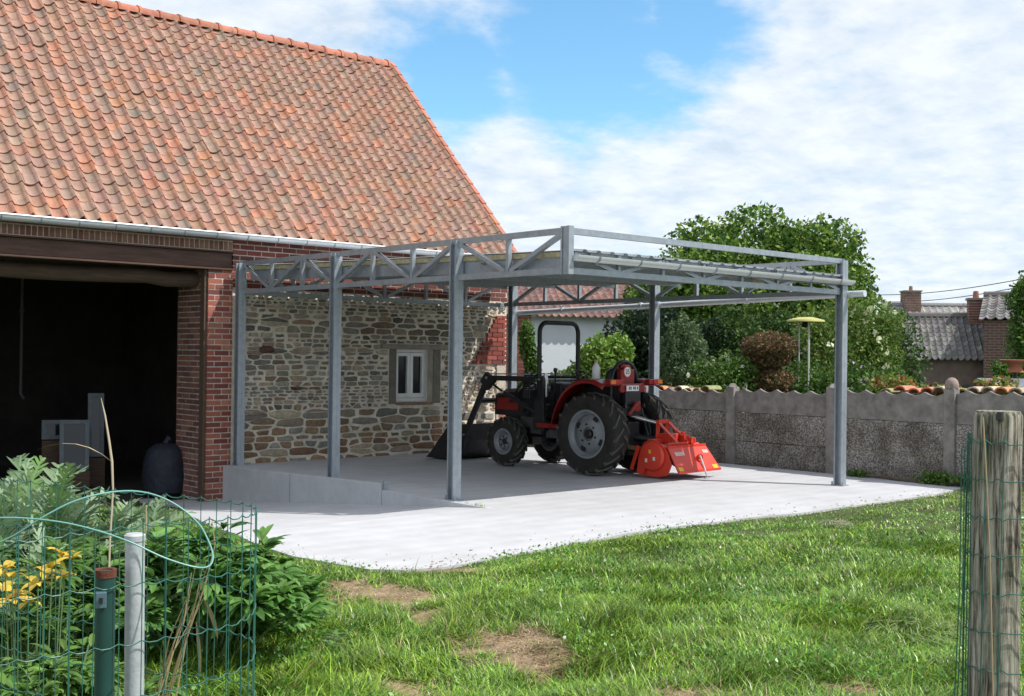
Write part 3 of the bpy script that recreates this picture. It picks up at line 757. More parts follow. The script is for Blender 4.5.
# loose light shrub on the right
x,y,_=cpos(846,21)
bl=[(x,y,1.3,.85,.85,1.2),(x-.45,y+.3,2.05,.45,.45,.5),(x+.45,y-.3,2.0,.5,.5,.7),(x+.1,y,2.45,.4,.4,.45),(x+.6,y-.5,2.3,.30,.30,.28),(x-.6,y+.4,.9,.6,.6,.8),(x+.5,y-.4,1.6,.42,.42,.5)]
shrub('elder_shrub','loose yellow green shrub with pale blossom right of the front carport post','bush',(x,y,-.1),bl,15000,.075,GY+GB,seed=15,flowers=(60,.08,(.7,.72,.5)),shell=.9,elong=2.2)
x,y,_=cpos(908,18.3)
# low hedge growth behind wall
bl=[]
for px in range(735,905,16):
    x,y,_=cpos(px,19.0+random.uniform(0,1.5)); bl.append((x,y,.85+random.uniform(-.1,.25),.38,.38,.62))
x,y,_=cpos(800,19.6)
shrub('mixed_hedge','low dark mixed hedge growing along the garden side of the concrete wall','hedge',(x,y,-.1),bl,22000,.065,G1,seed=16,shell=.8,flowers=(40,.05,(.6,.5,.6)))
bl=[]
for px in range(735,905,20):
    x,y,_=cpos(px,22.6+random.uniform(0,1)); bl.append((x,y,1.2+random.uniform(-.1,.5),.6,.6,1.2))
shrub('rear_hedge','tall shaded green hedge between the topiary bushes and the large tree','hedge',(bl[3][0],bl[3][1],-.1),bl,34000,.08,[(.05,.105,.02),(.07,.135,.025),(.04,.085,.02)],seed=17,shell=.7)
# bushes seen through the carport
x,y,_=cpos(600,22.0)
shrub('light_bush','bright green bush in front of the white house','bush',(x,y,-.2),[(x,y,1.5,.42,.4,.5),(x-.25,y+.2,1.1,.4,.4,.4),(x+.3,y-.2,1.6,.30,.3,.45),(x,y,.5,.4,.4,.6)],13000,.085,[(.17,.30,.05),(.22,.36,.06),(.13,.25,.04),(.28,.40,.08)],seed=18,shell=.85)
x,y,_=cpos(560,22.5)
shrub('small_round_bush','small dark green bush seen through the tractor roll bar','bush',(x,y,-.2),[(x,y,.95,.28,.28,.36),(x+.2,y,.6,.4,.4,.5),(x-.2,y+.1,.7,.3,.3,.4)],6000,.07,G1,seed=19,shell=.8)
x,y,_=cpos(527,24)
shrub('climbing_plant','leafy climber on the red brick outbuilding corner','climber',(x,y,-.2),[(x,y,1.9,.16,.2,.45),(x+.1,y-.1,1.3,.18,.2,.6),(x-.05,y,.7,.2,.2,.5)],4200,.07,GB,seed=20,shell=.9)

# tiles and clutter along the wall top (garden side)
terr=mat('mixed_terracotta',(1,1,1),.85,attr=True,var=.3,scale=20)
t=thing('tile_row','long row of stacked old roof tiles along the garden side of the wall','tile stack',(WX+.28,1,0))
m=MB(); y=-2.4; rs=random.Random(5)
while y<5.6:
    c_=rs.choice([(.55,.25,.12),(.6,.42,.2),(.5,.4,.3),(.55,.2,.13),(.28,.28,.12),(.62,.5,.38),(.4,.3,.2),(.2,.25,.1)])
    zt=wtop(y)+.045+rs.uniform(-.02,.02)-(.02 if y>2 else 0)
    n=7; vs=[]
    for xx in(WX+.1,WX+.42):
        for k in range(n):
            a=PI*k/(n-1); vs.append((xx,y+.09*math.cos(a),zt-.06+.06*math.sin(a)))
        for k in range(n-1,-1,-1):
            a=PI*k/(n-1); vs.append((xx,y+.075*math.cos(a),zt-.075+.055*math.sin(a)))
    q=2*n; fs=[(i,(i+1)%q,q+(i+1)%q,q+i) for i in range(q)]+[tuple(range(q)),tuple(range(2*q-1,q-1,-1))]
    if not(.35<y<3.3): m.add(vs,fs,c_)
    y+=rs.uniform(.15,.21)
m.build('tiles',terr,t,smooth=True)
m=MB(); m.bx(WX+.12,WX+.40,-2.5,5.7,1.0,1.06); m.bx(WX+.14,WX+.2,-2.4,-2.3,-.1,1.0); m.bx(WX+.14,WX+.2,5.5,5.6,-.1,1.0); m.bx(WX+.14,WX+.2,1.5,1.6,-.1,1.0); m.build('shelf',darkwood,t)
x=WX+.5
bl=[(x,-1.2,1.28,.15,.3,.14),(x,-.4,1.2,.12,.35,.1),(x,.3,1.25,.15,.4,.16),(x,-1.9,1.25,.15,.25,.12)]
shrub('wall_creeper','straggly yellow and green creeper over the wall beside the round post cap','climber',(x,-.6,0),bl,1800,.06,GY+[(.35,.1,.05),(.4,.3,.08)],seed=21,shell=1)
# weeds at foot of wall
bl=[(WX-.16,-.75,.08,.12,.35,.10),(WX-.15,.45,.04,.07,.2,.06),(WX-.15,-1.3,.1,.12,.3,.12)]
shrub('wall_weeds','green weeds at the foot of the concrete garden wall','weeds',(WX-.16,-.75,0),bl,1500,.05,GB,seed=22,shell=1)

# lamp-like bird table with yellow disc
x,y,_=cpos(806,19.2); t=thing('bird_table','pale yellow disc on thin poles standing behind the wall','bird table',(x,y,-.1))
p=at(806,320,19.2)
m=MB(); m.lathe([(0,p.z+.05),(.12,p.z+.045),(.30,p.z+.0),(.31,p.z-.03),(.28,p.z-.035),(0,p.z-.01)],(x,y,0),'z',28); m.build('disc',mat('yellow_plastic',(.46,.43,.13),.5,var=.1),t,smooth=True)
for a in(0,1,2):
    m=MB(); m.tube([(x+.10*math.cos(a*2.1),y+.10*math.sin(a*2.1),p.z-.02),(x+.12*math.cos(a*2.1),y+.12*math.sin(a*2.1),-.1)],.014,7); m.build('pole',mat('pale_pole',(.45,.47,.42),.5),t)
m=MB(); m.lathe([(.05,p.z-.03),(.07,p.z-.08),(.05,p.z-.12),(0,p.z-.13)],(x,y,0),'z',12); m.build('feeder',black,t,smooth=True)

# ------------------------------------------------------------------ neighbouring buildings
def house(name,label,cat,c,ang,w,d,eave,ridge,wallm,tcols,tw=.24,zb=-.6,over=.2,rows=None,grp=None):
    "c: base centre; long side w along the local x axis, ridge along x"
    t=thing(name,label,cat,(c[0],c[1],zb),ang,grp)
    m=MB(); m.bx(-w/2,w/2,-d/2,d/2,0,eave-zb); m.prism([(-d/2,eave-zb+.001),(d/2,eave-zb+.001),(0,ridge-zb)],'x',-w/2,w/2); m.build('wall',wallm,t,local=True)
    sl=math.atan2(ridge-eave,d/2); 
    m=MB(); cs_,sn=math.cos(sl),math.sin(sl); SLn=(d/2+over)/cs_
    for sgn in(-1,1):
        nt_=int(w/tw)+2; tl=.25; nr=int(SLn/tl)+1
        for j in range(nr):
            for i in range(nt_):
                xl=-w/2-over+i*tw
                if xl>w/2+over-tw*.5: continue
                cc=jit(random.choice(tcols),.15); t0=j*tl; t1=min(t0+tl+.04,SLn)
                vs=[]
                for tt,hb in((t0,.085),(t1,.065)):
                    for u,hh in((0,0),(.25,-.01),(.5,.01),(.75,.06),(1.0,.0)):
                        yy=sgn*(-(d/2+over)+tt*cs_); zz=eave-zb-over*math.tan(sl)+tt*sn+(hb+hh)
                        vs.append((xl+u*tw,yy,zz))
                vs+= [(vs[k][0],vs[k][1],vs[k][2]-.025) for k in range(5)]
                m.add(vs,[(k,k+1,6+k,5+k) for k in range(4)]+[(k,k+1,11+k,10+k) for k in range(4)],cc)
    rf=m.build('roof',tilem,t,local=True,smooth=True)
    m=MB(); m.tube([(-w/2-over,0,ridge-zb+.06),(w/2+over,0,ridge-zb+.06)],.12,8,col=jit(tcols[0],.1)); m.build('ridge',tilem,rf,local=True)
    return t,rf
GREYT=[(.14,.13,.125),(.17,.16,.155),(.11,.105,.10),(.21,.20,.19),(.13,.13,.13)]
brownw=mat('brown_render',(.17,.125,.105),.9,var=.3,scale=3,bump=.3)
# low house with dark tiled roof: face looks toward camera
def cxy(px,Z): p=at(px,300,Z); return (p.x,p.y)
c0=cxy(943,34.5)
a_cam=YAW   # local x along the camera's right
t,rf=house('low_house','low house with worn dark grey tile roof beyond the right part of the wall','house',c0,a_cam-R(14),2.9,3.8,1.68,2.85,brownw,GREYT,tw=.17,zb=-.6)
# chimney
def chimney(t,rf,x,y,z0,z1,w,mm,name='chimney',cap=True):
    m=MB(); 
    m.bx(x-w/2,x+w/2,y-w/2,y+w/2,z0,z1); ch=m.build(name,bmortar,rf,local=True)
    m=MB(); zz=z0
    row=0
    while zz<z1-.03:
        for fc in range(2):
            u=-w/2-(row%2)*.11
            while u<w/2:
                s0,e0=max(u,-w/2),min(u+.205,w/2)
                if e0-s0>.03:
                    c_=jit(mm,.25)
                    if fc==0: m.bx(x+s0,x+e0,y-w/2-.012,y+w/2+.012,zz,zz+.062,c_)
                    else: m.bx(x-w/2-.012,x+w/2+.012,y+s0,y+e0,zz+.001,zz+.061,c_)
                u+=.22
        zz+=.076; row+=1
    m.bx(x-w/2-.05,x+w/2+.05,y-w/2-.05,y+w/2+.05,z1,z1+.06,(.25,.2,.18))
    m.build('chimney_bricks',brickm,ch,local=True)
    m=MB(); m.lathe([(.09,z1+.06),(.075,z1+.26),(.06,z1+.27)],(x,y,0),'z',12,col=(.3,.14,.1)); m.build('chimney_pot',brickm,ch,local=True,smooth=True)
chimney(t,rf,.88,-.25,3.0,3.98,.42,(.20,.095,.075))
m=MB(); m.bx(-1.3,-.6,-1.93,-1.905,.5,1.3); m.build('window',glass,t,local=True)
# further roofs behind it
c1=cxy(955,52); PALET=[(.27,.26,.25),(.31,.30,.29),(.23,.225,.22),(.34,.33,.31)]
t2,rf2=house('far_house','distant house with pale grey tile roof behind the low dark roofed house','house',c1,a_cam+R(-3),6.0,5,1.6,4.0,brownw,PALET,tw=.3)
chimney(t2,rf2,-1.95,0,4.3,5.25,.7,(.17,.10,.08))
# brick house at right edge
darkbrick=bpy.data.materials.new('dark_brick_wall'); darkbrick.use_nodes=True; nt=darkbrick.node_tree; N=nt.nodes; Lk=nt.links; b_=N['Principled BSDF']; b_.inputs['Roughness'].default_value=.9
tc=N.new('ShaderNodeTexCoord'); mp=N.new('ShaderNodeMapping'); mp.inputs['Rotation'].default_value=(R(90),0,0); Lk.new(tc.outputs['Object'],mp.inputs['Vector'])
bk=N.new('ShaderNodeTexBrick'); bk.inputs['Scale'].default_value=1; bk.inputs['Brick Width'].default_value=.23; bk.inputs['Row Height'].default_value=.075; bk.inputs['Mortar Size'].default_value=.008
bk.inputs['Color1'].default_value=(.16,.075,.06,1); bk.inputs['Color2'].default_value=(.11,.065,.055,1); bk.inputs['Mortar'].default_value=(.22,.19,.16,1); Lk.new(mp.outputs[0],bk.inputs['Vector']); Lk.new(bk.outputs[0],b_.inputs['Base Color'])
c3=cxy(1064,33)
t3,rf3=house('brick_house','dark brick house with grey tiled roof at the right edge behind branches','house',c3,a_cam-R(25),4.0,4.2,2.72,3.45,darkbrick,GREYT,over=.12)
m=MB(); m.bx(-1.0,-.4,-1.83,-1.79,1.6,2.6); m.build('window',glass,t3,local=True)
# black fence band in front of those houses
c4=cxy(958,27); t=thing('dark_board_fence','black boarded fence in front of the low grey roofed house','fence',(c4[0],c4[1],-.5),a_cam)
m=MB()
for i in range(22): m.bx(-1.75+i*.2,-1.75+i*.2+.19,-.012-.004*(i%2),.012,0,1.55)
m.build('boards',mat('black_boards',(.02,.02,.022),.8,var=.3),t,local=True)
m=MB()
for x in(-1.7,-.2,1.2,2.5): m.bx(x-.05,x+.05,.02,.12,0,1.6)
m.build('fence_posts',darkwood,t,local=True)
# right tree with branches overlapping the brick house
x,y,_=cpos(1028,25)
bl=[(x,y,1.6,.45,.5,1.0),(x+.1,y,2.9,.4,.4,.7),(x-.25,y,1.0,.4,.4,.5),(x-.3,y+.1,2.9,.25,.25,.3),(x-.15,y,3.15,.25,.25,.35),(x-.55,y+.1,1.35,.35,.3,.25),(x-.2,y,2.2,.35,.35,.5),(x-.8,y+.2,1.45,.25,.25,.2)]
shrub('young_tree','young leafy tree at the right edge in front of the brick house','tree',(x,y,-.3),bl,8200,.085,G1+GB,trunk=(.06,),seed=23,shell=1)
# slate shelf roof and terracotta bird bath at right edge
x,y,_=cpos(1016,17.0); t=thing('terracotta_bowl','terracotta footed bowl at the right edge above the wall','bowl',(x,y,1.20))
p=at(1016,360,17.0); zz=p.z
m=MB(); m.lathe([(0,zz-.18),(.12,zz-.18),(.08,zz-.1),(.1,zz-.06),(.2,zz-.02),(.22,zz+.0),(.2,zz+.005),(.08,zz-.03),(0,zz-.035)],(x,y,0),'z',24); m.build('bowl',mat('terracotta',(.36,.13,.07),.8,var=.2),t,smooth=True)
m=MB(); m.lathe([(.025,0),(.025,zz-.18)],(x,y,0),'z',10); m.build('bowl_stand',black,t)
x,y,_=cpos(1013,16.3); t=thing('shed_roof','low blue grey slate shed roof behind the wall at the right edge','shed',(x,y,-.1),a_cam)
m=MB(); m.prism([(-.3,1.30),(.5,1.42),(.5,1.46),(-.3,1.34)],'x',-.30,.9); m.build('roof',mat('slate',(.16,.18,.21),.6,var=.2),t,local=True)
m=MB(); m.bx(-.25,.85,-.22,.45,0,1.295); m.build('wall',darkwood,t,local=True)

# white house seen through the carport
bluew=mat('white_house_render',(.76,.80,.86),.85,var=.06,scale=3)
REDT=[(.21,.115,.10),(.18,.10,.09),(.25,.14,.12),(.16,.10,.09)]
c5=cxy(536,34); 
t5,rf5=house('white_house','white rendered house with brownish red tile roof beyond the carport','house',(c5[0],c5[1]),a_cam+R(10),5.6,5.0,2.72,4.0,bluew,REDT,tw=.2,over=.25)
q=-2.5
m=MB(); m.bx(1.25,1.6,q-.02,q+.05,2.35,2.85); w_=m.build('window',glass,t5,local=True)
m=MB(); m.bx(1.2,1.65,q-.05,q-.0,2.26,2.345); m.build('window_sill',sur,t5,local=True)
m=MB(); m.tube([(-1.35,q-.06,.0),(-1.35,q-.06,3.1)],.05,8); m.build('downpipe',mat('teal_pipe',(.18,.26,.28),.5),t5,local=True)
c6=cxy(523,25.3); t=thing('brick_outbuilding','narrow red brick outbuilding corner visible behind the barn corner','outbuilding',(c6[0],c6[1],-.5),a_cam)
m=MB(); m.bx(-.55,.18,0,2,0,3.0); ob=m.build('wall',bmortar,t,local=True)
m=MB(); zz=0; row=0
while zz<2.98:
    u=-.55-(row%2)*.11
    while u<.18:
        s0,e0=max(u,-.55),min(u+.21,.18)
        if e0-s0>.03: m.bx(s0,e0,-.012,.01,zz,zz+.06,jit(random.choice([(.38,.13,.09),(.33,.11,.08),(.42,.17,.12)]),.2))
        u+=.223
    zz+=.074; row+=1
m.build('bricks',brickm,ob,local=True)
m=MB(); m.prism([(-.65,3.0),(.3,3.0),(.3,3.05),(-.65,3.05)],'y',-.1,2.1); m.build('coping',panelconc,t,local=True)
# power cables
for i,(a,b,lab) in enumerate((((905,288),(1060,272),'upper of two thin black power cables crossing the sky at right'),((915,295),(1060,279),'lower of two thin black power cables crossing the sky at right'))):
    p0=at(*a,60);p1=at(*b,45); pts=[]
    p0=p0+(p0-p1)*.6
    for k in range(14):
        f=k/13; pts.append(tuple(p0.lerp(p1,f)-Vector((0,0,.35*math.sin(PI*f)))))
    m=MB(); m.tube(pts,.02,5); o=m.build('power_cable',black); tag(o,lab,'cable','power cables')

# ------------------------------------------------------------------ tractor (local: origin under the rear axle, +y forward)
HX,HY,HR=3.67,2.75,R(3.5)
tr=thing('tractor','red compact tractor with black front loader and upright roll bar parked under the carport','tractor',(HX,HY,0),HR)
def B(m,name,mt,parent=tr,**k): return m.build(name,mt,parent,local=True,**k)
def wheel(x,y,R0,rimR,w,nl,side):
    # tyre
    e=w/2; m=MB()
    pr=[(rimR,-e*.75),(rimR+.03,-e*.92),(rimR+(R0-rimR)*.55,-e*1.02),(R0-.045,-e*.93),(R0-.026,-e*.7),(R0-.022,0),(R0-.026,e*.7),(R0-.045,e*.93),(rimR+(R0-rimR)*.55,e*1.02),(rimR+.03,e*.92),(rimR,e*.75)]
    m.lathe(pr,(x,y,R0),'x',48,closed=True); ty=B(m,'tyre',rubber,smooth=True)
    m=MB()
    for s_ in(-1,1):
        for k in range(nl):
            a=2*PI*(k+(.5 if s_>0 else 0))/nl
            segs=[(s_*e*.02,0),(s_*e*.5,.055/R0*1.2),(s_*e*.98,.15/R0*1.15)]
            P=[]
            for (xx,da) in segs:
                rr=R0 if abs(xx)<e*.9 else R0-.022
                for (ri,sg) in((rr-.05,-1),(rr-.05,1),(rr,1),(rr,-1)):
                    aa=a+da+sg*.019/R0*(1 if ri<rr else .75); P.append((x+xx,y-ri*math.sin(aa),R0+ri*math.cos(aa)))
            fs=[]
            for i in range(2):
                for q in range(4): fs.append((i*4+q,i*4+(q+1)%4,(i+1)*4+(q+1)%4,(i+1)*4+q))
            fs+=[(0,1,2,3),(8,9,10,11)]; m.add(P,fs)
    B(m,'tread_lugs',lugm,ty)
    m=MB(); s_=side; o=s_*e
    pr=[(rimR+.012,o*.80),(rimR+.014,o*.86),(rimR-.012,o*.86),(rimR-.02,o*.72),(rimR-.05,o*.5),(rimR-.055,-o*.5),(rimR-.02,-o*.72),(rimR-.012,-o*.86),(rimR+.012,-o*.86)]
    m.lathe(pr,(x,y,R0),'x',40); ri=B(m,'rim',rimm,smooth=True)
    m=MB(); dd=o*.30
    m.lathe([(rimR-.05,dd*.6),(rimR*.72,dd*.9),(rimR*.55,dd*1.9),(rimR*.30,dd*2.0),(rimR*.26,dd*1.1),(0,dd*1.1)],(x,y,R0),'x',40); B(m,'wheel_disc',rimm,ri,smooth=True)
    m=MB(); m.lathe([(rimR*.2,dd*1.0),(rimR*.2,dd*2.1),(rimR*.14,dd*2.5),(0,dd*2.5)],(x,y,R0),'x',20)
    for k in range(6):
        a=PI*k/3+.3; m.lathe([(.014,dd*1.9),(.014,dd*2.25),(0,dd*2.25)],(x,y+rimR*.42*math.cos(a),R0+rimR*.42*math.sin(a)),'x',8)
    B(m,'hub',black,ri,smooth=True)
    for k in range(4 if rimR>.2 else 0):
        m=MB(); a=PI*k/2+.5; m.lathe([(.045,dd*1.42),(0,dd*1.43)],(x,y+rimR*.70*math.cos(a),R0+rimR*.70*math.sin(a)),'x',12); B(m,'disc_slot',black,ri)
for s_ in(-1,1):
    wheel(s_*.495,0,.56,.315,.29,18,s_)
    wheel(s_*.49,1.63,.36,.175,.20,15,s_)
# chassis, gearbox, axles
m=MB(); m.bx(-.17,.17,-.15,.95,.40,.78); m.bx(-.14,.14,.95,1.75,.42,.70); m.bx(-.11,.11,1.7,2.05,.40,.75)
m.lathe([(.13,-.48),(.13,.48)],(0,0,.56),'x',16); m.lathe([(.06,-.5),(.06,.5)],(0,1.63,.36),'x',12); m.bx(-.1,.1,1.5,1.78,.3,.5)
m.lathe([(.19,-.15),(.19,.15)],(0,-.05,.6),'x',16)
B(m,'chassis',black,bevel=.01)
# hood
m=MB(); prof=[(-.27,.72),(-.27,1.02),(-.245,1.10),(-.16,1.155),(0,1.17),(.16,1.155),(.245,1.10),(.27,1.02),(.27,.72)]
vs=[];n=len(prof)
for (yy,kx,dz) in((.92,1,.0),(1.5,.98,-.02),(2.0,.95,-.06),(2.15,.88,-.12)):
    for (a,b) in prof: vs.append((a*kx,yy,.72+(b-.72)*(1+dz/.45)))
m.add(vs,[(i*n+k,i*n+k+1,(i+1)*n+k+1,(i+1)*n+k) for i in range(3) for k in range(n-1)]+[tuple(range(n)),tuple(3*n+k for k in range(n))])
hood=B(m,'hood',black,smooth=True)
for s_ in(-1,1): 
    m=MB(); m.prism([(1.62,.80),(2.08,.80),(2.06,.97),(1.64,1.0)],'x',s_*.274,s_*.235); B(m,'hood_side_panel',red,bevel=.004)
m=MB(); m.bx(-.21,.21,2.145,2.165,.76,1.0); B(m,'grille',black)
for s_ in(-1,1):
    m=MB(); m.lathe([(.06,2.15),(.065,2.17),(0,2.18)],(s_*.14,0,.98),'y',16); B(m,'headlight',chrome,smooth=True)
m=MB(); m.bx(-.235,-.275,1.05,1.25,.83,.87); m.bx(-.235,-.275,1.0,1.22,.9,.92); B(m,'hood_badge',rimm)
m=MB(); m.bx(-.22,.22,.82,1.05,.75,1.22); m.prism([(.72,1.12),(1.04,1.24),(1.04,1.14),(.72,1.02)],'x',-.2,.2); B(m,'dashboard',black,bevel=.02)
m=MB(); m.tube([(-.30,1.05,1.02),(-.30,1.05,1.22),(-.30,1.06,1.36)],[.038,.038,.030],12); B(m,'exhaust',chrome,smooth=True)
# steering wheel
m=MB(); cc=Vector((0,.60,1.32)); ax=Vector((0,-.5,1)).normalized(); u=Vector((1,0,0)); v=ax.cross(u)
m.tube([cc+(u*math.cos(a)+v*math.sin(a))*.18 for a in [2*PI*k/28 for k in range(28)]],.013,8,closed=True)
for k in range(3):
    a=2*PI*k/3+.5; m.tube([cc,cc+(u*math.cos(a)+v*math.sin(a))*.18],.008,6)
m.tube([cc,cc-ax*.22],.02,8); B(m,'steering_wheel',black,smooth=True)
# platform and red steps
m=MB(); m.bx(-.36,.36,.28,.95,.60,.63); B(m,'foot_platform',black)
for s_ in(-1,1):
    m=MB(); m.bx(s_*.36,s_*.56,.58,.98,.60,.665); B(m,'side_step',red,bevel=.01)
m=MB(); m.bx(-.16,-.40,.30,.60,.70,.98); m.bx(.16,.40,.30,.60,.70,.98); B(m,'side_cover',mat('dark_slate_paint',(.035,.045,.06),.4),bevel=.03)
# fenders
for s_ in(-1,1):
    m=MB(); Rf=.66; xi,xo=s_*.25,s_*.625; pts=[]
    N_=18
    for k in range(N_):
        a=R(8)+R(110)*k/(N_-1)
        yy=Rf*math.cos(a)*.98; zz=.56+Rf*math.sin(a)*1.13
        pts.append((yy+.02,min(zz,1.30)))
    vs=[];n=len(pts)
    for xx,dz in((xi,0),(xo-s_*.03,0),(xo,-.035),(xo,-.06)):
        for (yy,zz) in pts: vs.append((xx,yy*(1-(.02 if dz else 0)),zz+dz))
    m.add(vs,[(r0*n+k,r0*n+k+1,(r0+1)*n+k+1,(r0+1)*n+k) for r0 in range(3) for k in range(n-1)])
    mi=MB()
    for k in range(n-1): 
        mi.add([(xi,pts[k][0],pts[k][1]),(xi,pts[k+1][0],pts[k+1][1]),(xi,pts[k+1][0]*.9,.62),(xi,pts[k][0]*.9,.62)],[(0,1,2,3)])
    o=B(m,'fender',red,smooth=True); B(mi,'fender_liner',black,o); sol=o.modifiers.new('s','SOLIDIFY'); sol.thickness=.012
    m=MB(); m.bx(s_*.28,s_*.56,-.36,-.27,1.23,1.30); lt=B(m,'tail_light_bar',red,bevel=.01)
    m=MB(); m.bx(s_*.36,s_*.44,-.372,-.362,1.24,1.29); B(m,'brake_light',mat('red_lens',(.6,.02,.02),.2),lt)
    m=MB(); m.bx(s_*.45,s_*.55,-.372,-.362,1.24,1.29); B(m,'indicator_light',mat('amber_lens',(.8,.22,.03),.2),lt)
# seat with curved backrest, hoop
m=MB(); m.bx(-.22,.22,.02,.44,.98,1.10); B(m,'seat',black,bevel=.04)
m=MB(); m.prism([(-.22,1.05),(.22,1.05),(.24,1.25),(.2,1.40),(.1,1.46),(-.1,1.46),(-.2,1.40),(-.24,1.25)],'y',-.06,.03); B(m,'backrest',black,bevel=.03)
m=MB(); hp=[(-.27,-.12,.85),(-.27,-.14,1.20)]+[(.27*math.cos(a)*-1,-.14,1.27+.27*math.sin(a)) for a in [PI*k/14 for k in range(15)]]+[(.27,-.14,1.20),(.27,-.12,.85)]
m.tube(hp,.026,10); B(m,'rear_hoop',black,smooth=True)
m=MB(); m.bx(-.15,.13,-.22,-.12,1.20,1.44); m.bx(-.12,.06,-.20,-.12,1.44,1.50); m.bx(-.26,.26,-.30,-.24,1.12,1.24); B(m,'rear_panel',red,bevel=.02)
m=MB(); m.lathe([(0,-.232),(.082,-.232),(.082,-.22)],(-.05,0,1.40),'y',28); sd=B(m,'speed_disc_rim',mat('disc_red',(.55,.03,.03),.4))
m=MB(); m.lathe([(0,-.237),(.066,-.237),(.066,-.233)],(-.05,0,1.40),'y',28); B(m,'disc_face',whitepaint,sd)
cu=bpy.data.curves.new('t','FONT'); cu.body='25'; cu.size=.085; cu.align_x='CENTER'; cu.align_y='CENTER'; cu.extrude=.001
to=bpy.data.objects.new('tmp',cu); COL.objects.link(to); bpy.context.view_layer.update()
dg=bpy.context.evaluated_depsgraph_get(); me=bpy.data.meshes.new_from_object(to.evaluated_get(dg)); bpy.data.objects.remove(to)
me.transform(Matrix.Translation((-.05,-.240,1.40))@Matrix.Rotation(R(90),4,'X')); me.materials.clear(); me.materials.append(black)
o=bpy.data.objects.new('disc_number',me); COL.objects.link(o); o.parent=sd
m=MB(); m.bx(-.17,.09,-.325,-.315,1.14,1.215); pl=B(m,'number_plate',whitepaint)
m=MB(); 
for x0 in(-.09,-.06,-.0,.03,.08): m.bx(x0-.03,x0-.012,-.328,-.3255,1.16,1.20)
B(m,'plate_marks',black,pl)
m=MB(); m.bx(-.17,.15,-.312,-.12,.95,1.13); m.bx(-.22,.22,-.30,-.1,.80,.94); B(m,'rear_bracket',black,bevel=.01)
# roll bar
m=MB(); yb=1.08; w_=.41; rp_=[(-w_,yb,.70),(-w_,yb,1.94)]+[(-w_+.14-.14*math.cos(a),yb,1.94+.14*math.sin(a)) for a in [PI/2*k/6 for k in range(1,7)]]+[(w_-.14+.14*math.sin(a),yb,1.94+.14*math.cos(a)) for a in [PI/2*k/6 for k in range(0,7)]]+[(w_,yb,.70)]
m.tube(rp_,.033,12); B(m,'roll_bar',black,smooth=True)
for s_ in(-1,1):
    m=MB(); m.bx(s_*w_-.05,s_*w_+.05,yb-.05,yb+.05,1.02,1.16); B(m,'roll_bar_hinge',black,bevel=.01)
m=MB(); m.tube([(-w_-.07,yb,1.265),(w_+.07,yb,1.265)],.014,8); B(m,'cross_bar',mat('grey_bar',(.25,.25,.25),.4,.5))
# loader
ld=MB()
for s_ in(-1,1):
    x=s_*.44
    m=MB(); m.bar((x,.98,.62),(x,1.02,1.30),.12,.05,(0,1,0)); m.bx(x-.06,x+.06,.9,1.10,.55,.68); m.bar((x*.5,1.0,.62),(x,1.0,.62),.1,.08); B(m,'loader_mast',black,bevel=.006)
    m=MB(); m.bar((x,1.02,1.27),(x,2.12,1.27),.075,.05,(0,0,1)); m.bar((x,2.08,1.30),(x,2.60,.36),.085,.05,(0,1,0)); m.bar((x,2.6,.40),(x,2.64,.18),.08,.05,(0,1,0)); m.bx(x-.03,x+.03,1.99,2.15,1.16,1.30)
    B(m,'loader_arm',black,bevel=.006)
    m=MB(); m.tube([(x,1.12,.80),(x,1.75,1.06),(x,1.76,1.063),(x,1.98,1.17)],[.032,.032,.017,.017],10); B(m,'lift_ram',black,smooth=True)
    m=MB(); m.tube([(x,2.18,1.14),(x,2.40,.72)],.03,10); B(m,'tilt_ram',black,smooth=True)
    m=MB(); m.tube([(x,2.39,.73),(x,2.54,.42)],.014,8); B(m,'ram_rod',chrome,smooth=True)
    m=MB(); m.tube([(x+.03*s_,1.10,1.34),(x+.03*s_,2.0,1.33)],.010,6); B(m,'oil_pipe',chrome,smooth=True)
m=MB(); m.tube([(-.44,2.30,.92),(.44,2.30,.92)],.04,10); B(m,'loader_cross_tube',black,smooth=True)
m=MB()
DY=-.42
bp_=[(a+DY,b) for a,b in [(3.08,.55),(3.06,.30),(3.10,.10),(3.22,.03),(3.72,.02),(3.72,.035),(3.24,.05),(3.13,.12),(3.09,.30),(3.11,.55)]]
m.prism(bp_,'x',-.58,.58)
for s_ in(-1,1): m.prism([(a+DY,b) for a,b in [(3.08,.55),(3.06,.30),(3.10,.10),(3.22,.03),(3.70,.03),(3.60,.12),(3.22,.52)]],'x',s_*.58,s_*.595)
B(m,'loader_bucket',mat('worn_black_steel',(.03,.03,.032),.5,.4,var=.4,scale=10))
for s_ in(-1,1):
    x=s_*.44
    m=MB(); m.prism([(.90,.60),(1.14,.60),(1.10,.98),(.96,1.0)],'x',x-.034,x+.034); B(m,'mast_gusset',black,bevel=.004); m=MB(); m.prism([(1.92,1.24),(2.12,1.36),(2.24,1.22),(2.10,1.08)],'x',x-.032,x+.032); B(m,'loader_gusset',black,bevel=.004)
    for (yy,zz) in((1.02,1.27),(2.09,1.27),(2.58,.40),(1.76,1.06)):
        m=MB(); m.lathe([(.0,-.045),(.02,-.045),(.02,.045),(0,.045)],(x,yy,zz),'x',10); B(m,'pivot_pin',chrome)
m=MB(); m.bx(-.60,-.50,1.08,1.22,1.0,1.12); m.tube([(-.55,1.15,1.12),(-.56,1.08,1.34)],.008,6); m.lathe([(0,1.37),(.02,1.36),(.02,1.33),(0,1.32)],(-.56,1.08,0),'z',10); B(m,'loader_valve',black,bevel=.01)
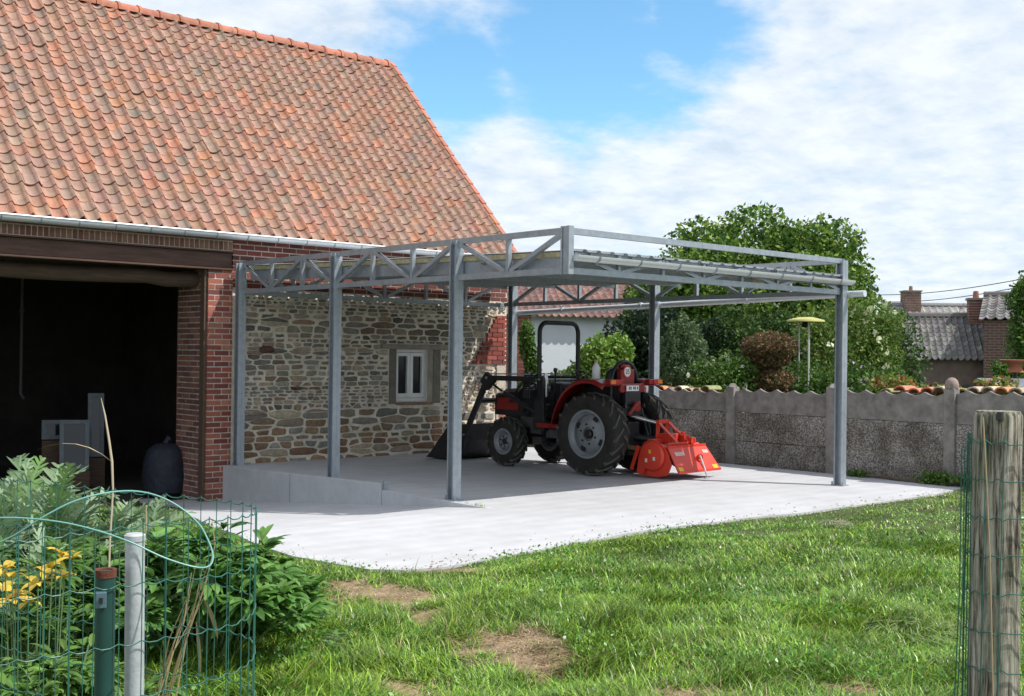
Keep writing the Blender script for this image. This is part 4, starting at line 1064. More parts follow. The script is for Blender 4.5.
# engine clutter, hoses, mirrors
m=MB(); rs=random.Random(3)
for k in range(10):
    s_=-1 if k%2 else 1; x=s_*rs.uniform(.30,.42); y0=rs.uniform(.95,1.3); z0=rs.uniform(1.0,1.3)
    m.tube([(x,y0,z0),(x+rs.uniform(-.03,.03),y0+.15,z0+rs.uniform(-.05,.12)),(x,y0+.35,z0-rs.uniform(0,.15)),(x*.8,y0+.5,z0-.2)],.011,6)
m.tube([(-.36,.82,1.1),(-.40,.78,1.40)],.012,6); m.lathe([(0,1.44),(.025,1.43),(.03,1.40),(.02,1.37)],(-.40,.78,0),'z',10)
B(m,'hydraulic_hoses',black,smooth=True)
m=MB(); m.bx(-.25,-.13,1.1,1.6,.55,.72); m.bx(-.2,-.3,1.15,1.35,.48,.62); m.lathe([(.06,-.3),(.06,-.16)],(0,1.45,.78),'x',14); m.bx(-.40,-.25,.4,.95,.45,.58); B(m,'engine_block',mat('engine_grey',(.09,.09,.09),.55,.3,var=.4,scale=15),bevel=.01)
# three-point linkage
lm=mat('dirty_yellow_steel',(.22,.15,.06),.7,var=.4,scale=20)
for s_ in(-1,1):
    m=MB(); m.bar((s_*.20,-.10,.42),(.23+s_*.34,-.66,.36),.055,.022,(0,0,1)); B(m,'lower_link',lm if s_<0 else black)
    m=MB(); m.tube([(s_*.27,-.38,.42),(s_*.2,-.28,.92)],.018,8); m.bar((s_*.14,-.1,.9),(s_*.2,-.34,.94),.05,.03); B(m,'lift_rod',black)
m=MB(); m.tube([(0,-.25,.80),(.2,-.64,.70)],.022,10); m.tube([(.03,-.3,.787),(.1,-.44,.75)],.032,10); B(m,'top_link',chrome,smooth=True)
m=MB(); m.tube([(0,-.22,.52),(.2,-.60,.48)],.05,12); B(m,'pto_guard',black,smooth=True)
m=MB(); m.bx(-.12,.12,-.32,-.14,.35,.72); m.bx(-.2,.2,-.4,-.3,.28,.34); B(m,'hitch_frame',black,bevel=.01)
m=MB(); m.bx(-.02,.10,-.36,-.22,.86,1.0); m.bar((-.1,-.3,.82),(-.02,-.42,1.0),.05,.04); B(m,'lift_housing',red,bevel=.015)
# bottle on the fender
p=tr.matrix_world if False else Matrix.Translation((HX,HY,0))@Matrix.Rotation(HR,4,'Z')
q=p@Vector((-.36,.06,1.302)); t=thing('plastic_bottle','white plastic bottle with beige cap standing on the left tractor fender','bottle',tuple(q))
m=MB(); m.lathe([(0,0),(.055,0),(.058,.02),(.056,.15),(.035,.19),(.022,.205),(.022,.215)],(0,0,0),'z',18); m.build('bottle_body',mat('white_plastic',(.85,.85,.83),.4),t,local=True,smooth=True)
m=MB(); m.lathe([(.026,.215),(.026,.25),(0,.252)],(0,0,0),'z',14); m.build('bottle_cap',mat('beige_cap',(.5,.38,.25),.5),t,local=True,smooth=True)

# ------------------------------------------------------------------ tiller
ti=thing('rotary_tiller','bright orange red rotary tiller standing behind the tractor','tiller',(3.93,2.78,0),HR)
def T(m,name,mt=orange,**k): return m.build(name,mt,k.pop('parent',ti),local=True,**k)
xl,xr=-.46,.40
# cover hood arched over rotor
m=MB(); pf=[(-.62,.30),(-.64,.38),(-.70,.43),(-.80,.455),(-.92,.45),(-1.0,.42),(-1.0,.405),(-.92,.435),(-.80,.44),(-.71,.415),(-.655,.37),(-.635,.30)]
m.prism(pf,'x',xl+.05,xr-.01); T(m,'rotor_cover')
m=MB()
m.add([(xl+.05,-1.005,.42),(xr+.02,-1.005,.42),(xr+.10,-1.22,.09),(xl+.02,-1.22,.09),(xl+.05,-1.02,.43),(xr+.02,-1.02,.43),(xr+.10,-1.235,.10),(xl+.02,-1.235,.10)],[(0,1,2,3),(4,5,6,7),(0,1,5,4),(1,2,6,5),(2,3,7,6),(3,0,4,7)])
fl=T(m,'rear_flap')
m=MB(); m.bar((xl+.02,-1.225,.11),(xr+.10,-1.225,.11),.03,.02,(0,0,1)); m.bar((xl+.05,-1.02,.425),(xr+.02,-1.02,.425),.03,.03,(0,0,1)); T(m,'flap_rib',parent=fl)
def flapP(x,f): return Vector((x,-1.022-.215*f,.428-.33*f))
def decal(x0,x1,f0,f1,name,mt):
    m=MB(); n=Vector((0,-.84,.54))*.004
    m.add([flapP(x0,f0)+n,flapP(x1,f0)+n,flapP(x1+.01,f1)+n,flapP(x0+.01,f1)+n],[(0,1,2,3)]); o=T(m,name,mt,parent=fl); return o
pale=mat('pale_decal',(.75,.62,.58),.5)
for k in range(6): decal(xl+.12+k*.034,xl+.12+k*.034+.024,.22,.36,'decal_mark',pale)
for k in range(4): decal(xr-.12+k*.03,xr-.12+k*.03+.02,.20,.32,'decal_mark',pale)
yel=mat('yellow_sticker',(.75,.42,.03),.5)
decal(xl+.04,xl+.14,.78,.94,'warning_sticker',yel); decal(xr-.06,xr+.05,.78,.94,'warning_sticker',yel)
# side plate with round chain case
m=MB(); m.prism([(-.55,.12),(-.55,.34),(-.64,.47),(-.78,.52),(-.92,.47),(-1.02,.38),(-1.10,.20),(-1.04,.06),(-.88,.02),(-.66,.03)],'x',xl+.03,xl+.05); T(m,'left_side_plate',bevel=.004)
m=MB(); m.lathe([(.19,xl+.03),(.20,xl+.0),(.18,xl-.03),(.05,xl-.045),(0,xl-.045)],(0,-.80,.30),'x',28); m.prism([(-.72,.40),(-.60,.30),(-.56,.06),(-.66,.04),(-.74,.2)],'x',xl-.02,xl+.03); T(m,'chain_case',smooth=True)
for (yy,zz) in((-.80,.36),(-.87,.27),(-.74,.24)):
    m=MB(); m.box((xl-.047,yy,zz),(.004,.035,.05)); T(m,'warning_sticker',yel if zz>.3 else pale)
m=MB(); m.prism([(-.58,.12),(-.58,.34),(-.68,.45),(-.92,.45),(-1.02,.36),(-1.08,.2),(-1.02,.07),(-.70,.05)],'x',xr-.01,xr+.01); T(m,'right_side_plate',bevel=.004)
m=MB(); m.bar((xl-.03,-.60,.42),(xl-.03,-.48,.10),.05,.015,(0,1,0)); T(m,'skid_arm')
# A frame
m=MB(); xm_=-.05
m.bar((xm_-.12,-.66,.40),(xm_-.10,-.66,.74),.07,.02,(1,0,0)); m.bar((xm_+.12,-.66,.40),(xm_+.10,-.66,.74),.07,.02,(1,0,0))
m.bar((xm_-.11,-.66,.735),(xm_+.11,-.66,.735),.05,.05,(0,0,1)); m.bar((xm_+.11,-.68,.72),(xm_+.20,-.96,.46),.06,.02,(1,0,0)); m.bar((xm_-.11,-.68,.72),(xm_-.06,-.96,.46),.05,.02,(1,0,0))
T(m,'linkage_mast',bevel=.004)
m=MB(); m.bx(xl+.05,xr-.01,-.74,-.68,.455,.515); m.bx(xm_-.09,xm_+.09,-.86,-.66,.45,.58); m.lathe([(.06,-.66),(.06,-.56)],(xm_,0,.50),'y',16); T(m,'gearbox_beam',bevel=.01)
m=MB(); m.bx(xm_+.14,xm_+.26,-.92,-.80,.45,.56); m.lathe([(.035,.56),(.035,.60),(0,.60)],(xm_+.20,-.86,0),'z',10); m.bx(xr-.24,xr-.18,-.98,-.9,.45,.53); m.bx(xr-.16,xr-.13,-.98,-.9,.45,.52); m.bar((xl+.1,-.98,.46),(xr-.3,-.98,.46),.03,.03); T(m,'adjuster_bracket',bevel=.005)
m=MB(); m.tube([(xl+.05,-.84,.22),(xr-.01,-.84,.22)],.04,10)
for k in range(7):
    xx=xl+.14+k*.14
    for q_ in range(4):
        a=q_*PI/2+k*.4; m.bar((xx,-.84,.22),(xx,-.84+.17*math.cos(a),.22+.17*math.sin(a)),.035,.008,(1,0,0)); m.bar((xx,-.84+.165*math.cos(a),.22+.165*math.sin(a)),(xx+.06,-.84+.175*math.cos(a+.1),.22+.175*math.sin(a+.1)),.035,.008)
T(m,'rotor_blades',black)
m=MB(); m.tube([(.12,-1.16,.30),(.14,-1.26,.04)],.013,8); m.lathe([(.04,.0),(.04,.02),(0,.03)],(.14,-1.26,0),'z',12); T(m,'jack_stand',chrome,smooth=True)
m=MB(); m.lathe([(.05,-1.17),(.05,-1.135)],(.12,0,.27),'y',16); T(m,'stand_boss')

# ------------------------------------------------------------------ foreground posts and wire
# wooden post
p=at(997,500,3.05)
wp=thing('wooden_post','weathered grey round timber fence post at the right edge wrapped in green wire','fence post',(p.x,p.y,-.1))
m=MB(); r0=.060; topz=at(997,411,3.05).z; n=28; rings=[]
woodm=bpy.data.materials.new('weathered_post_wood'); woodm.use_nodes=True; nt=woodm.node_tree; N=nt.nodes; Lk=nt.links; b_=N['Principled BSDF']; b_.inputs['Roughness'].default_value=.9
tc=N.new('ShaderNodeTexCoord'); mp=N.new('ShaderNodeMapping'); mp.inputs['Scale'].default_value=(55,55,3.5); Lk.new(tc.outputs['Object'],mp.inputs['Vector'])
no=N.new('ShaderNodeTexNoise'); no.inputs['Scale'].default_value=1.6; no.inputs['Detail'].default_value=10; no.inputs['Roughness'].default_value=.7; Lk.new(mp.outputs[0],no.inputs['Vector'])
cr=N.new('ShaderNodeValToRGB'); e=cr.color_ramp.elements; e[0].position=.40; e[0].color=(.035,.03,.022,1); e[1].position=.60; e[1].color=(.54,.50,.42,1); x_=e.new(.47); x_.color=(.20,.175,.13,1)
Lk.new(no.outputs['Fac'],cr.inputs[0])
n2=N.new('ShaderNodeTexNoise'); n2.inputs['Scale'].default_value=5; n2.inputs['Detail'].default_value=6; Lk.new(tc.outputs['Object'],n2.inputs['Vector'])
mx=N.new('ShaderNodeMix'); mx.data_type='RGBA'; Lk.new(cr.outputs[0],mx.inputs['A']); mx.inputs['B'].default_value=(.16,.19,.10,1)
mr=N.new('ShaderNodeMapRange'); mr.inputs['From Min'].default_value=.5; mr.inputs['From Max'].default_value=.7; mr.inputs['To Max'].default_value=.6; Lk.new(n2.outputs['Fac'],mr.inputs['Value']); Lk.new(mr.outputs[0],mx.inputs['Factor'])
Lk.new(mx.outputs['Result'],b_.inputs['Base Color'])
bp=N.new('ShaderNodeBump'); bp.inputs['Strength'].default_value=1; bp.inputs['Distance'].default_value=.012; Lk.new(no.outputs['Fac'],bp.inputs['Height']); Lk.new(bp.outputs[0],b_.inputs['Normal'])
vs=[]; hs=[-.1,.1,.3,.5,.7,.9,1.05,1.2,1.3,1.38,topz-.012,topz]
for i,h in enumerate(hs):
    for k in range(n):
        a=2*PI*k/n; rr=r0*(1+.035*math.sin(3*a+1)+.02*math.sin(7*a+h*2)+.02*math.sin(h*5+a))*(1.10-.06*h)
        if k in (9,21): rr*=.86
        if h==topz: rr*=.9
        vs.append((p.x+rr*math.cos(a)-(1.4-h)*.01,p.y+rr*math.sin(a),h))
fs=[(i*n+k,i*n+(k+1)%n,(i+1)*n+(k+1)%n,(i+1)*n+k) for i in range(len(hs)-1) for k in range(n)]+[tuple((len(hs)-1)*n+k for k in range(n))]
m.add(vs,fs); m.build('post',woodm,wp,smooth=True)
m=MB(); m.lathe([(0,topz-.004),(.008,topz),(.01,topz-.02)],(p.x-.05,p.y-.03,0),'z',8); m.build('nail',black,wp)
# mesh wrapped round it
wm=thing('right_wire_mesh','green wire mesh wrapped around the wooden post at the right edge','wire mesh',(p.x,p.y,0))
rightv=(MR@Vector((1,0,0))); rightv.z=0; rightv.normalize(); fwd=Vector((-rightv.y,rightv.x,0))
def path_r(u):
    # u along: starts far right in front, wraps the left side of post, goes back right
    return u
m=MB()
wrap=[]
for k in range(17):
    a=-PI/2-PI*k/16; wrap.append(Vector((p.x,p.y,0))+rightv*(.074*math.cos(a))+fwd*(.074*math.sin(a)))
wrap=[wrap[0]+rightv*.5+fwd*.03,wrap[0]+rightv*.2]+wrap+[wrap[-1]+rightv*.25,wrap[-1]+rightv*.6-fwd*.02]
zz=1.40; rows=[]
z_=1.40
while z_>-.0:
    m.tube([(q.x,q.y,z_+.006*math.sin(i*2.3+z_*9)) for i,q in enumerate(wrap)],.0016,5); z_-=.098
for i,q in enumerate(wrap):
    if i%3==0 or i in(9,10,11): m.tube([(q.x+random.uniform(-.006,.006)-rightv.x*.012*(1.4-z0),q.y-rightv.y*.012*(1.4-z0),z0) for z0 in(1.42,1.0,.5,0)],.0015,5)
for off in(-.012,-.02): 
    q=Vector((p.x,p.y,0))+rightv*(-.074+off); m.tube([(q.x,q.y,1.38),(q.x-.006*rightv.x,q.y,1.0),(q.x-.03*rightv.x,q.y-.03*rightv.y,.3)],.0016,5)
m.build('mesh_wires',greenwire,wm)
m=MB(); m.tube([at(983,417,2.97),at(985,450,2.965),at(987,490,2.96),at(990,560,2.955),at(993,696,2.95)],.0019,6); o=m.build('dry_stalk_on_post',mat('straw',(.38,.30,.16),.8)); tag(o,'pale dry vine stem running up the face of the wooden post','dry stem')

# galvanised and green metal posts at left
q=at(135,535,2.5); m=MB(); gz=thing('metal_post','pale galvanised tube post in front of the green wire at lower left','post',(q.x,q.y,-.1))
m.tube([(q.x+.012,q.y,-.1),(q.x,q.y,q.z)],.0205,20); m.build('tube',mat('galvanised_tube',(.50,.53,.55),.55,.4,var=.15,scale=40,bump=.1,bscale=120),gz,smooth=True)
m=MB(); m.lathe([(.0,q.z+.0035),(.018,q.z+.0035),(.0225,q.z),(.0225,q.z-.012)],(q.x,q.y,0),'z',20); m.build('rim',MATS['galvanised_tube'],gz,smooth=True)
q=at(105.5,571,2.45); gp_=thing('green_post','dark green tube post with rusty open top at lower left','post',(q.x,q.y,-.1))
m=MB(); m.tube([(q.x+.004,q.y,-.1),(q.x,q.y,q.z)],.0205,20); m.build('tube',mat('green_enamel',(.015,.06,.05),.35,var=.2),gp_,smooth=True)
m=MB(); m.lathe([(.0225,q.z-.012),(.0228,q.z+.004),(.016,q.z+.003),(.013,q.z-.02)],(q.x,q.y,0),'z',18); m.build('rusty_rim',mat('rust',(.13,.04,.022),.95,var=.5,scale=60,bump=.6,bscale=90),gp_,smooth=True)
m=MB(); d_=(CAM-q); d_.z=0; d_.normalize(); s1=Vector((-d_.y,d_.x,0)); rot=Matrix((s1,d_,Vector((0,0,1)))).transposed()
m.box(q+d_*.027+s1*-.008+Vector((0,0,-.055)),(.022,.014,.034),rot); cl=m.build('clip',mat('blue_grey_clip',(.12,.2,.24),.4,.4),gp_,bevel=.002)
m=MB(); m.box(q+d_*.036+s1*-.008+Vector((0,0,-.055)),(.007,.004,.012),rot); m.build('bolt',black,cl)
# loose green wire mesh roll
wf=thing('wire_fence_roll','loose curved roll of green wire fencing at the lower left','wire fence',(*at(120,600,2.6)[:2],0))
path=[(-60,2.12),(-20,2.18),(20,2.22),(60,2.27),(100,2.32),(143,2.38),(180,2.43),(215,2.49),(240,2.55),(254,2.62),(259,2.70),(257,2.78),(247,2.84),(228,2.89),(200,2.93),(170,2.95),(140,2.97),(110,3.0),(70,3.05),(30,3.12),(-20,3.2)]
ctrl=[]
for px,Z in path:
    q=at(px,348,Z); ctrl.append(Vector((q.x,q.y,0)))
def resample(c,step):
    out=[c[0]]; acc=0
    for i in range(len(c)-1):
        a,b=c[i],c[i+1]; L_=(b-a).length; s_=step-acc
        while s_<=L_: out.append(a.lerp(b,s_/L_)); s_+=step
        acc=(acc+L_)%step if True else 0
    return out
# smooth control with catmull-rom
sm=[]
for i in range(len(ctrl)-1):
    p0,p1,p2,p3=ctrl[max(i-1,0)],ctrl[i],ctrl[i+1],ctrl[min(i+2,len(ctrl)-1)]
    for k in range(8):
        t_=k/8; sm.append(.5*((2*p1)+(p2-p0)*t_+(2*p0-5*p1+4*p2-p3)*t_**2+(3*p1-p0-3*p2+p3)*t_**3))
P_=resample(sm,.0165)
ztop=1.245
m=MB(); nrow=12; rr_=random.Random(9)
for r_i in range(nrow):
    z_=ztop-r_i*.112
    pts=[]
    for i,q in enumerate(P_):
        ph=0; s_=i/len(P_)
        wz=.004*(1 if i%3==0 else -.6)+.008*math.sin(s_*9+r_i*1.1)+(-.03*max(0,(.25-s_))*2)
        pts.append((q.x+rr_.uniform(-.001,.001),q.y,z_+wz))
    m.tube(pts,.0014,5,cap=False)
m.build('line_wires',greenwire,wf)
m=MB()
for i,q in enumerate(P_):
    if i%3==0:
        s_=i/len(P_); dx=rr_.uniform(-.006,.006)
        m.tube([(q.x,q.y,ztop+.008+.008*math.sin(s_*9)),(q.x+dx,q.y+dx*.5,.7),(q.x+dx*2,q.y-dx,0)],.0012,5,cap=False)
m.build('upright_wires',greenwire,wf)
lw=mat('pale_green_wire',(.16,.38,.33),.4)
m=MB()
lp=[(-15,549,2.3),(15,535,2.3),(40,519,2.3),(70,503,2.32),(100,494,2.35),(130,491,2.4),(155,495,2.44),(178,506,2.46),(198,523,2.46),(208,540,2.44),(213,556,2.42),(209,566,2.38),(195,567,2.35),(165,558,2.33),(130,542,2.31),(95,530,2.3),(60,522,2.29),(20,518,2.28),(-15,518,2.27)]
c_=[at(*q) for q in lp]; sm=[]
for i in range(len(c_)-1):
    p0,p1,p2,p3=c_[max(i-1,0)],c_[i],c_[i+1],c_[min(i+2,len(c_)-1)]
    for k in range(6):
        t_=k/6; sm.append(.5*((2*p1)+(p2-p0)*t_+(2*p0-5*p1+4*p2-p3)*t_**2+(3*p1-p0-3*p2+p3)*t_**3))
m.tube(sm,.0018,7); m.build('loop_wire',lw,wf,smooth=True)

# ------------------------------------------------------------------ plants, left
def leaf_strip(m,p,d,L_,W_,droop,col,seg=5,fold=.25,lobes=0,twist=0):
    "an arching leaf: midrib starts at p toward d and droops"
    p=Vector(p); d=Vector(d).normalized(); pts=[];dirs=[]; cur=p.copy(); dd=d.copy()
    for i in range(seg+1):
        pts.append(cur.copy()); dirs.append(dd.copy()); cur=cur+dd*(L_/seg); dd=(dd+Vector((0,0,-droop/seg))).normalized()
    side0=d.cross(Vector((0,0,1))); 
    if side0.length<.05: side0=Vector((1,0,0))
    side0.normalize(); side0=Matrix.Rotation(twist,3,d)@side0
    if not lobes:
        vs=[];fs=[]
        for i,q in enumerate(pts):
            f=i/seg; w=W_*math.sin(PI*min(max(f*.9+.08,0),1))**.8*.5
            up=dirs[i].cross(side0).normalized()*-1
            vs+=[q-side0*w+up*w*fold,q,q+side0*w+up*w*fold]
        for i in range(seg):
            a=i*3; fs+=[(a,a+1,a+4,a+3),(a+1,a+2,a+5,a+4)]
        m.add(vs,fs,col)
    else:
        for i in range(seg):
            w=W_*.10*(1-i/seg)+.004; q0,q1=pts[i],pts[i+1]; up=(dirs[i].cross(side0)).normalized()*-1
            m.add([q0-side0*w,q0+side0*w,q1+side0*w*.8,q1-side0*w*.8],[(0,1,2,3)],tuple(c*1.25 for c in col))
            for s_ in(-1,1):
                f=(i+.5)/seg; ll=W_*.5*math.sin(PI*(f*.82+.12))**.7*random.uniform(.55,1.3)
                b0=q0.lerp(q1,.1)+side0*s_*w*.5; b1=q0.lerp(q1,.95)+side0*s_*w*.5
                ld=(side0*s_*.8+dirs[i]*.75+up*random.uniform(-.55,.4)).normalized()
                tip=(b0+b1)/2+ld*ll; mid=(b0+b1)/2+ld*ll*.55
                wd=dirs[i]*(L_/seg*.45)
                m.add([b0,b1,mid+wd,tip,mid-wd*.6],[(0,1,2,3,4)],jit(col,.12))
                # secondary tooth
                t2=mid+(dirs[i]*.9+side0*s_*.5).normalized()*ll*.38
                m.add([mid+wd*.2,mid+wd*1.0,t2],[(0,1,2)],jit(col,.12))
silver=[(.20,.30,.16),(.25,.36,.21),(.15,.24,.12),(.31,.41,.27),(.18,.30,.10)]
def cardoon(px,Z,label,n,L0,h0,seed,spread=1):
    random.seed(seed); q=at(px,348,Z); z0=base(q.y)+.0; t=thing('cardoon',label,'plant',(q.x,q.y,z0),0,'cardoons beside the barn doorway')
    m=MB()
    for k in range(n):
        a=2*PI*k/n*2.618+random.uniform(-.3,.3); e=random.uniform(.5,1.35)
        d=Vector((math.cos(a)*math.cos(e)*spread,math.sin(a)*math.cos(e)*spread,math.sin(e)+.25))
        b=Vector((q.x+math.cos(a)*.06,q.y+math.sin(a)*.06,z0+random.uniform(0,h0)))
        leaf_strip(m,b,d,L0*random.uniform(.7,1.1),.26*random.uniform(.8,1.2),random.uniform(.9,1.7),random.choice(silver),seg=14,lobes=1,twist=random.uniform(-.4,.4))
    m.build('leaves',leafm,t)
    m=MB(); m.tube([(q.x,q.y,z0-.05),(q.x,q.y,z0+h0)],[.035,.02],8); m.build('stem',mat('green_stem',(.12,.2,.08),.7),t,smooth=True)
cardoon(18,8.3,'tallest silvery cardoon with jagged leaves in front of the barn doorway',60,.72,.34,1)
cardoon(52,7.9,'second silvery cardoon just right of the tallest one at left',50,.66,.26,2)
cardoon(-14,7.6,'silvery cardoon cut by the left picture edge',48,.66,.26,3)
cardoon(100,8.2,'low silvery cardoon at the centre of the plant bed',46,.6,.10,4)
cardoon(142,8.6,'smallest silvery cardoon furthest right near the concrete yard',36,.5,.04,5)
cardoon(70,6.9,'low silvery cardoon behind the wire loop',44,.55,.06,6)
# broad leafed bush
random.seed(21)
def leafy(name,label,px,Z,n,rad,h,cols,L_,W_,cat='bush',stems=26,flat=.0):
    q=at(px,348,Z); z0=float(base(q.y)); t=thing(name,label,cat,(q.x,q.y,z0))
    m=MB(); ms=MB()
    for s in range(stems):
        a=random.uniform(0,2*PI); rr=rad*math.sqrt(random.random()); tip=Vector((q.x+rr*math.cos(a),q.y+rr*math.sin(a),z0+h*(1-.55*(rr/rad)**2)*random.uniform(.75,1.08)))
        b=Vector((q.x+rr*.35*math.cos(a),q.y+rr*.35*math.sin(a),z0))
        mid=b.lerp(tip,.55)+Vector((0,0,h*.12)); ms.tube([b,mid,tip],[.008,.006,.003],5)
        for k in range(n//stems):
            f=random.uniform(.25,1)**.7; c0=b.lerp(mid,f*1.8) if f<.55 else mid.lerp(tip,(f-.55)/.45)
            aa=a+random.uniform(-1.9,1.9); ee=random.uniform(-.2,.9)
            base_d=Vector((math.cos(aa)*math.cos(ee),math.sin(aa)*math.cos(ee),math.sin(ee)))
            col=random.choice(cols)
            for da in(-.65,0,.65):
                dd=Matrix.Rotation(da,3,'Z')@base_d
                leaf_strip(m,c0+base_d*.04,dd,L_*random.uniform(.7,1.1)*(1 if da==0 else .8),W_*random.uniform(.8,1.2),random.uniform(.5,1.3),jit(col,.2),seg=4,twist=random.uniform(-.5,.5))
    m.build('leaves',leafm,t); ms.build('stems',MATS['green_stem'],t)
    return t
PD=[(.09,.22,.04),(.12,.26,.05),(.06,.15,.03),(.17,.33,.08)]
leafy('peony_bush','dense dark green leafy bush right behind the wire roll',205,6.1,760,.62,.66,PD,.15,.042,stems=38)
leafy('peony_bush','smaller dark green leafy bush leaning out over the lawn right of the wire',262,6.6,340,.33,.40,PD,.16,.045,stems=20)
leafy('peony_bush','bright green leafy bush behind the galvanised post',140,6.6,520,.55,.62,[(.10,.22,.035),(.13,.26,.045),(.08,.18,.03)],.12,.04,stems=30)
leafy('bed_foliage','mixed green foliage at the lower left edge behind the wire',35,5.9,620,.62,.60,[(.09,.20,.035),(.12,.24,.045),(.07,.15,.04)],.12,.03,stems=34)
leafy('low_weeds','pale green low weeds at the edge of the concrete yard',205,8.0,300,.5,.26,[(.12,.24,.04),(.15,.27,.06)],.08,.02,cat='weeds',stems=22)
leafy('bed_foliage','light green foliage low at the bottom left corner behind the wire',70,4.9,420,.42,.34,[(.11,.24,.04),(.15,.28,.05),(.09,.18,.04)],.10,.028,stems=26)
# yellow flowers
q=at(38,348,5.2); t=thing('yellow_flowers','clump of bright yellow lily flowers at the left edge','flowers',(q.x,q.y,0))
m=MB(); ms=MB(); random.seed(4)
for (px,py) in((62,556),(72,560),(52,568),(45,574),(12,577),(3,590),(10,600),(20,596),(38,586),(64,578),(5,570),(28,604)):
    c0=at(px,py,5.2+random.uniform(-.2,.2)); ms.tube([(c0.x*.8+q.x*.2,c0.y*.8+q.y*.2,0),(c0.x*.9+q.x*.1,c0.y*.9+q.y*.1,c0.z*.6),tuple(c0)],.003,5)
    m=MB()
    for k in range(6):
        a=2*PI*k/6+random.random(); leaf_strip(m,c0,(math.cos(a),math.sin(a),random.uniform(.3,1.6)),random.uniform(.05,.085),random.uniform(.028,.045),random.uniform(1,2.4),jit((.66,.47,.06),.3),seg=5,twist=random.uniform(-.6,.6))
    m.build('petals',mat('yellow_petal',(.7,.5,.04),.6,attr=True,trans=.35),t)
ms.build('stems',MATS['green_stem'],t)
# dry stalks and tall grass stem
straw=mat('straw',(.38,.30,.16),.8,var=.2)
q=at(185,348,2.95); t=thing('dry_stalks','bundle of dry straw coloured stalks leaning inside the wire roll','dry stalks',(q.x,q.y,0))
m=MB(); random.seed(8)
for k in range(9):
    b0=at(150+random.uniform(0,30),700,2.95+random.uniform(-.05,.1)); tpx=198+random.uniform(-14,14); 
    tip=at(tpx,random.uniform(540,620),2.95); mid=b0.lerp(tip,.6)+Vector((random.uniform(-.02,.02),0,.0))
    m.tube([b0,mid,tip],[.0017,.0016,.0008],5)
m.tube([at(176,696,2.95),at(186,640,2.95),at(205,585,2.95),at(215,545,2.95),at(212,520,2.95)],[.0026,.0022,.002,.0015,.001],5)
leaf_strip(m,at(196,622,2.95),(.1,0,-1),.14,.02,.1,(1,1,1)); leaf_strip(m,at(204,600,2.95),(.3,.1,-.5),.12,.018,.8,(1,1,1))
m.build('stalks',straw,t)
q=at(110,500,4.2); t=thing('tall_grass_stem','single tall dry grass stem rising in front of the dark doorway','dry stem',(q.x,q.y,0))
m=MB(); pts=[at(108,600,4.2),at(110,540,4.2),at(113,490,4.2),at(112,462,4.2),at(109,440,4.2),at(105,415,4.2),at(101,398,4.2)]; pts=[Vector((pts[0].x,pts[0].y,0))]+pts
m.tube(pts,[.004,.0035,.0035,.0035,.0045,.004,.003,.001],6); m.build('stem',mat('pale_straw',(.5,.42,.30),.8),t,smooth=True)
m=MB(); leaf_strip(m,pts[4],(-.5,.5,.5),.3,.012,1.2,(1,1,1),seg=6); m.build('blade',straw,t)
q=at(148,560,2.9); m=MB(); m.tube([at(140,560,2.9),at(146,530,2.9),at(146,505,2.9),at(144,520,2.9)][:3],.002,5); o=m.build('thin_stem',straw); tag(o,'short thin dry stem beside the top of the galvanised post','dry stem')

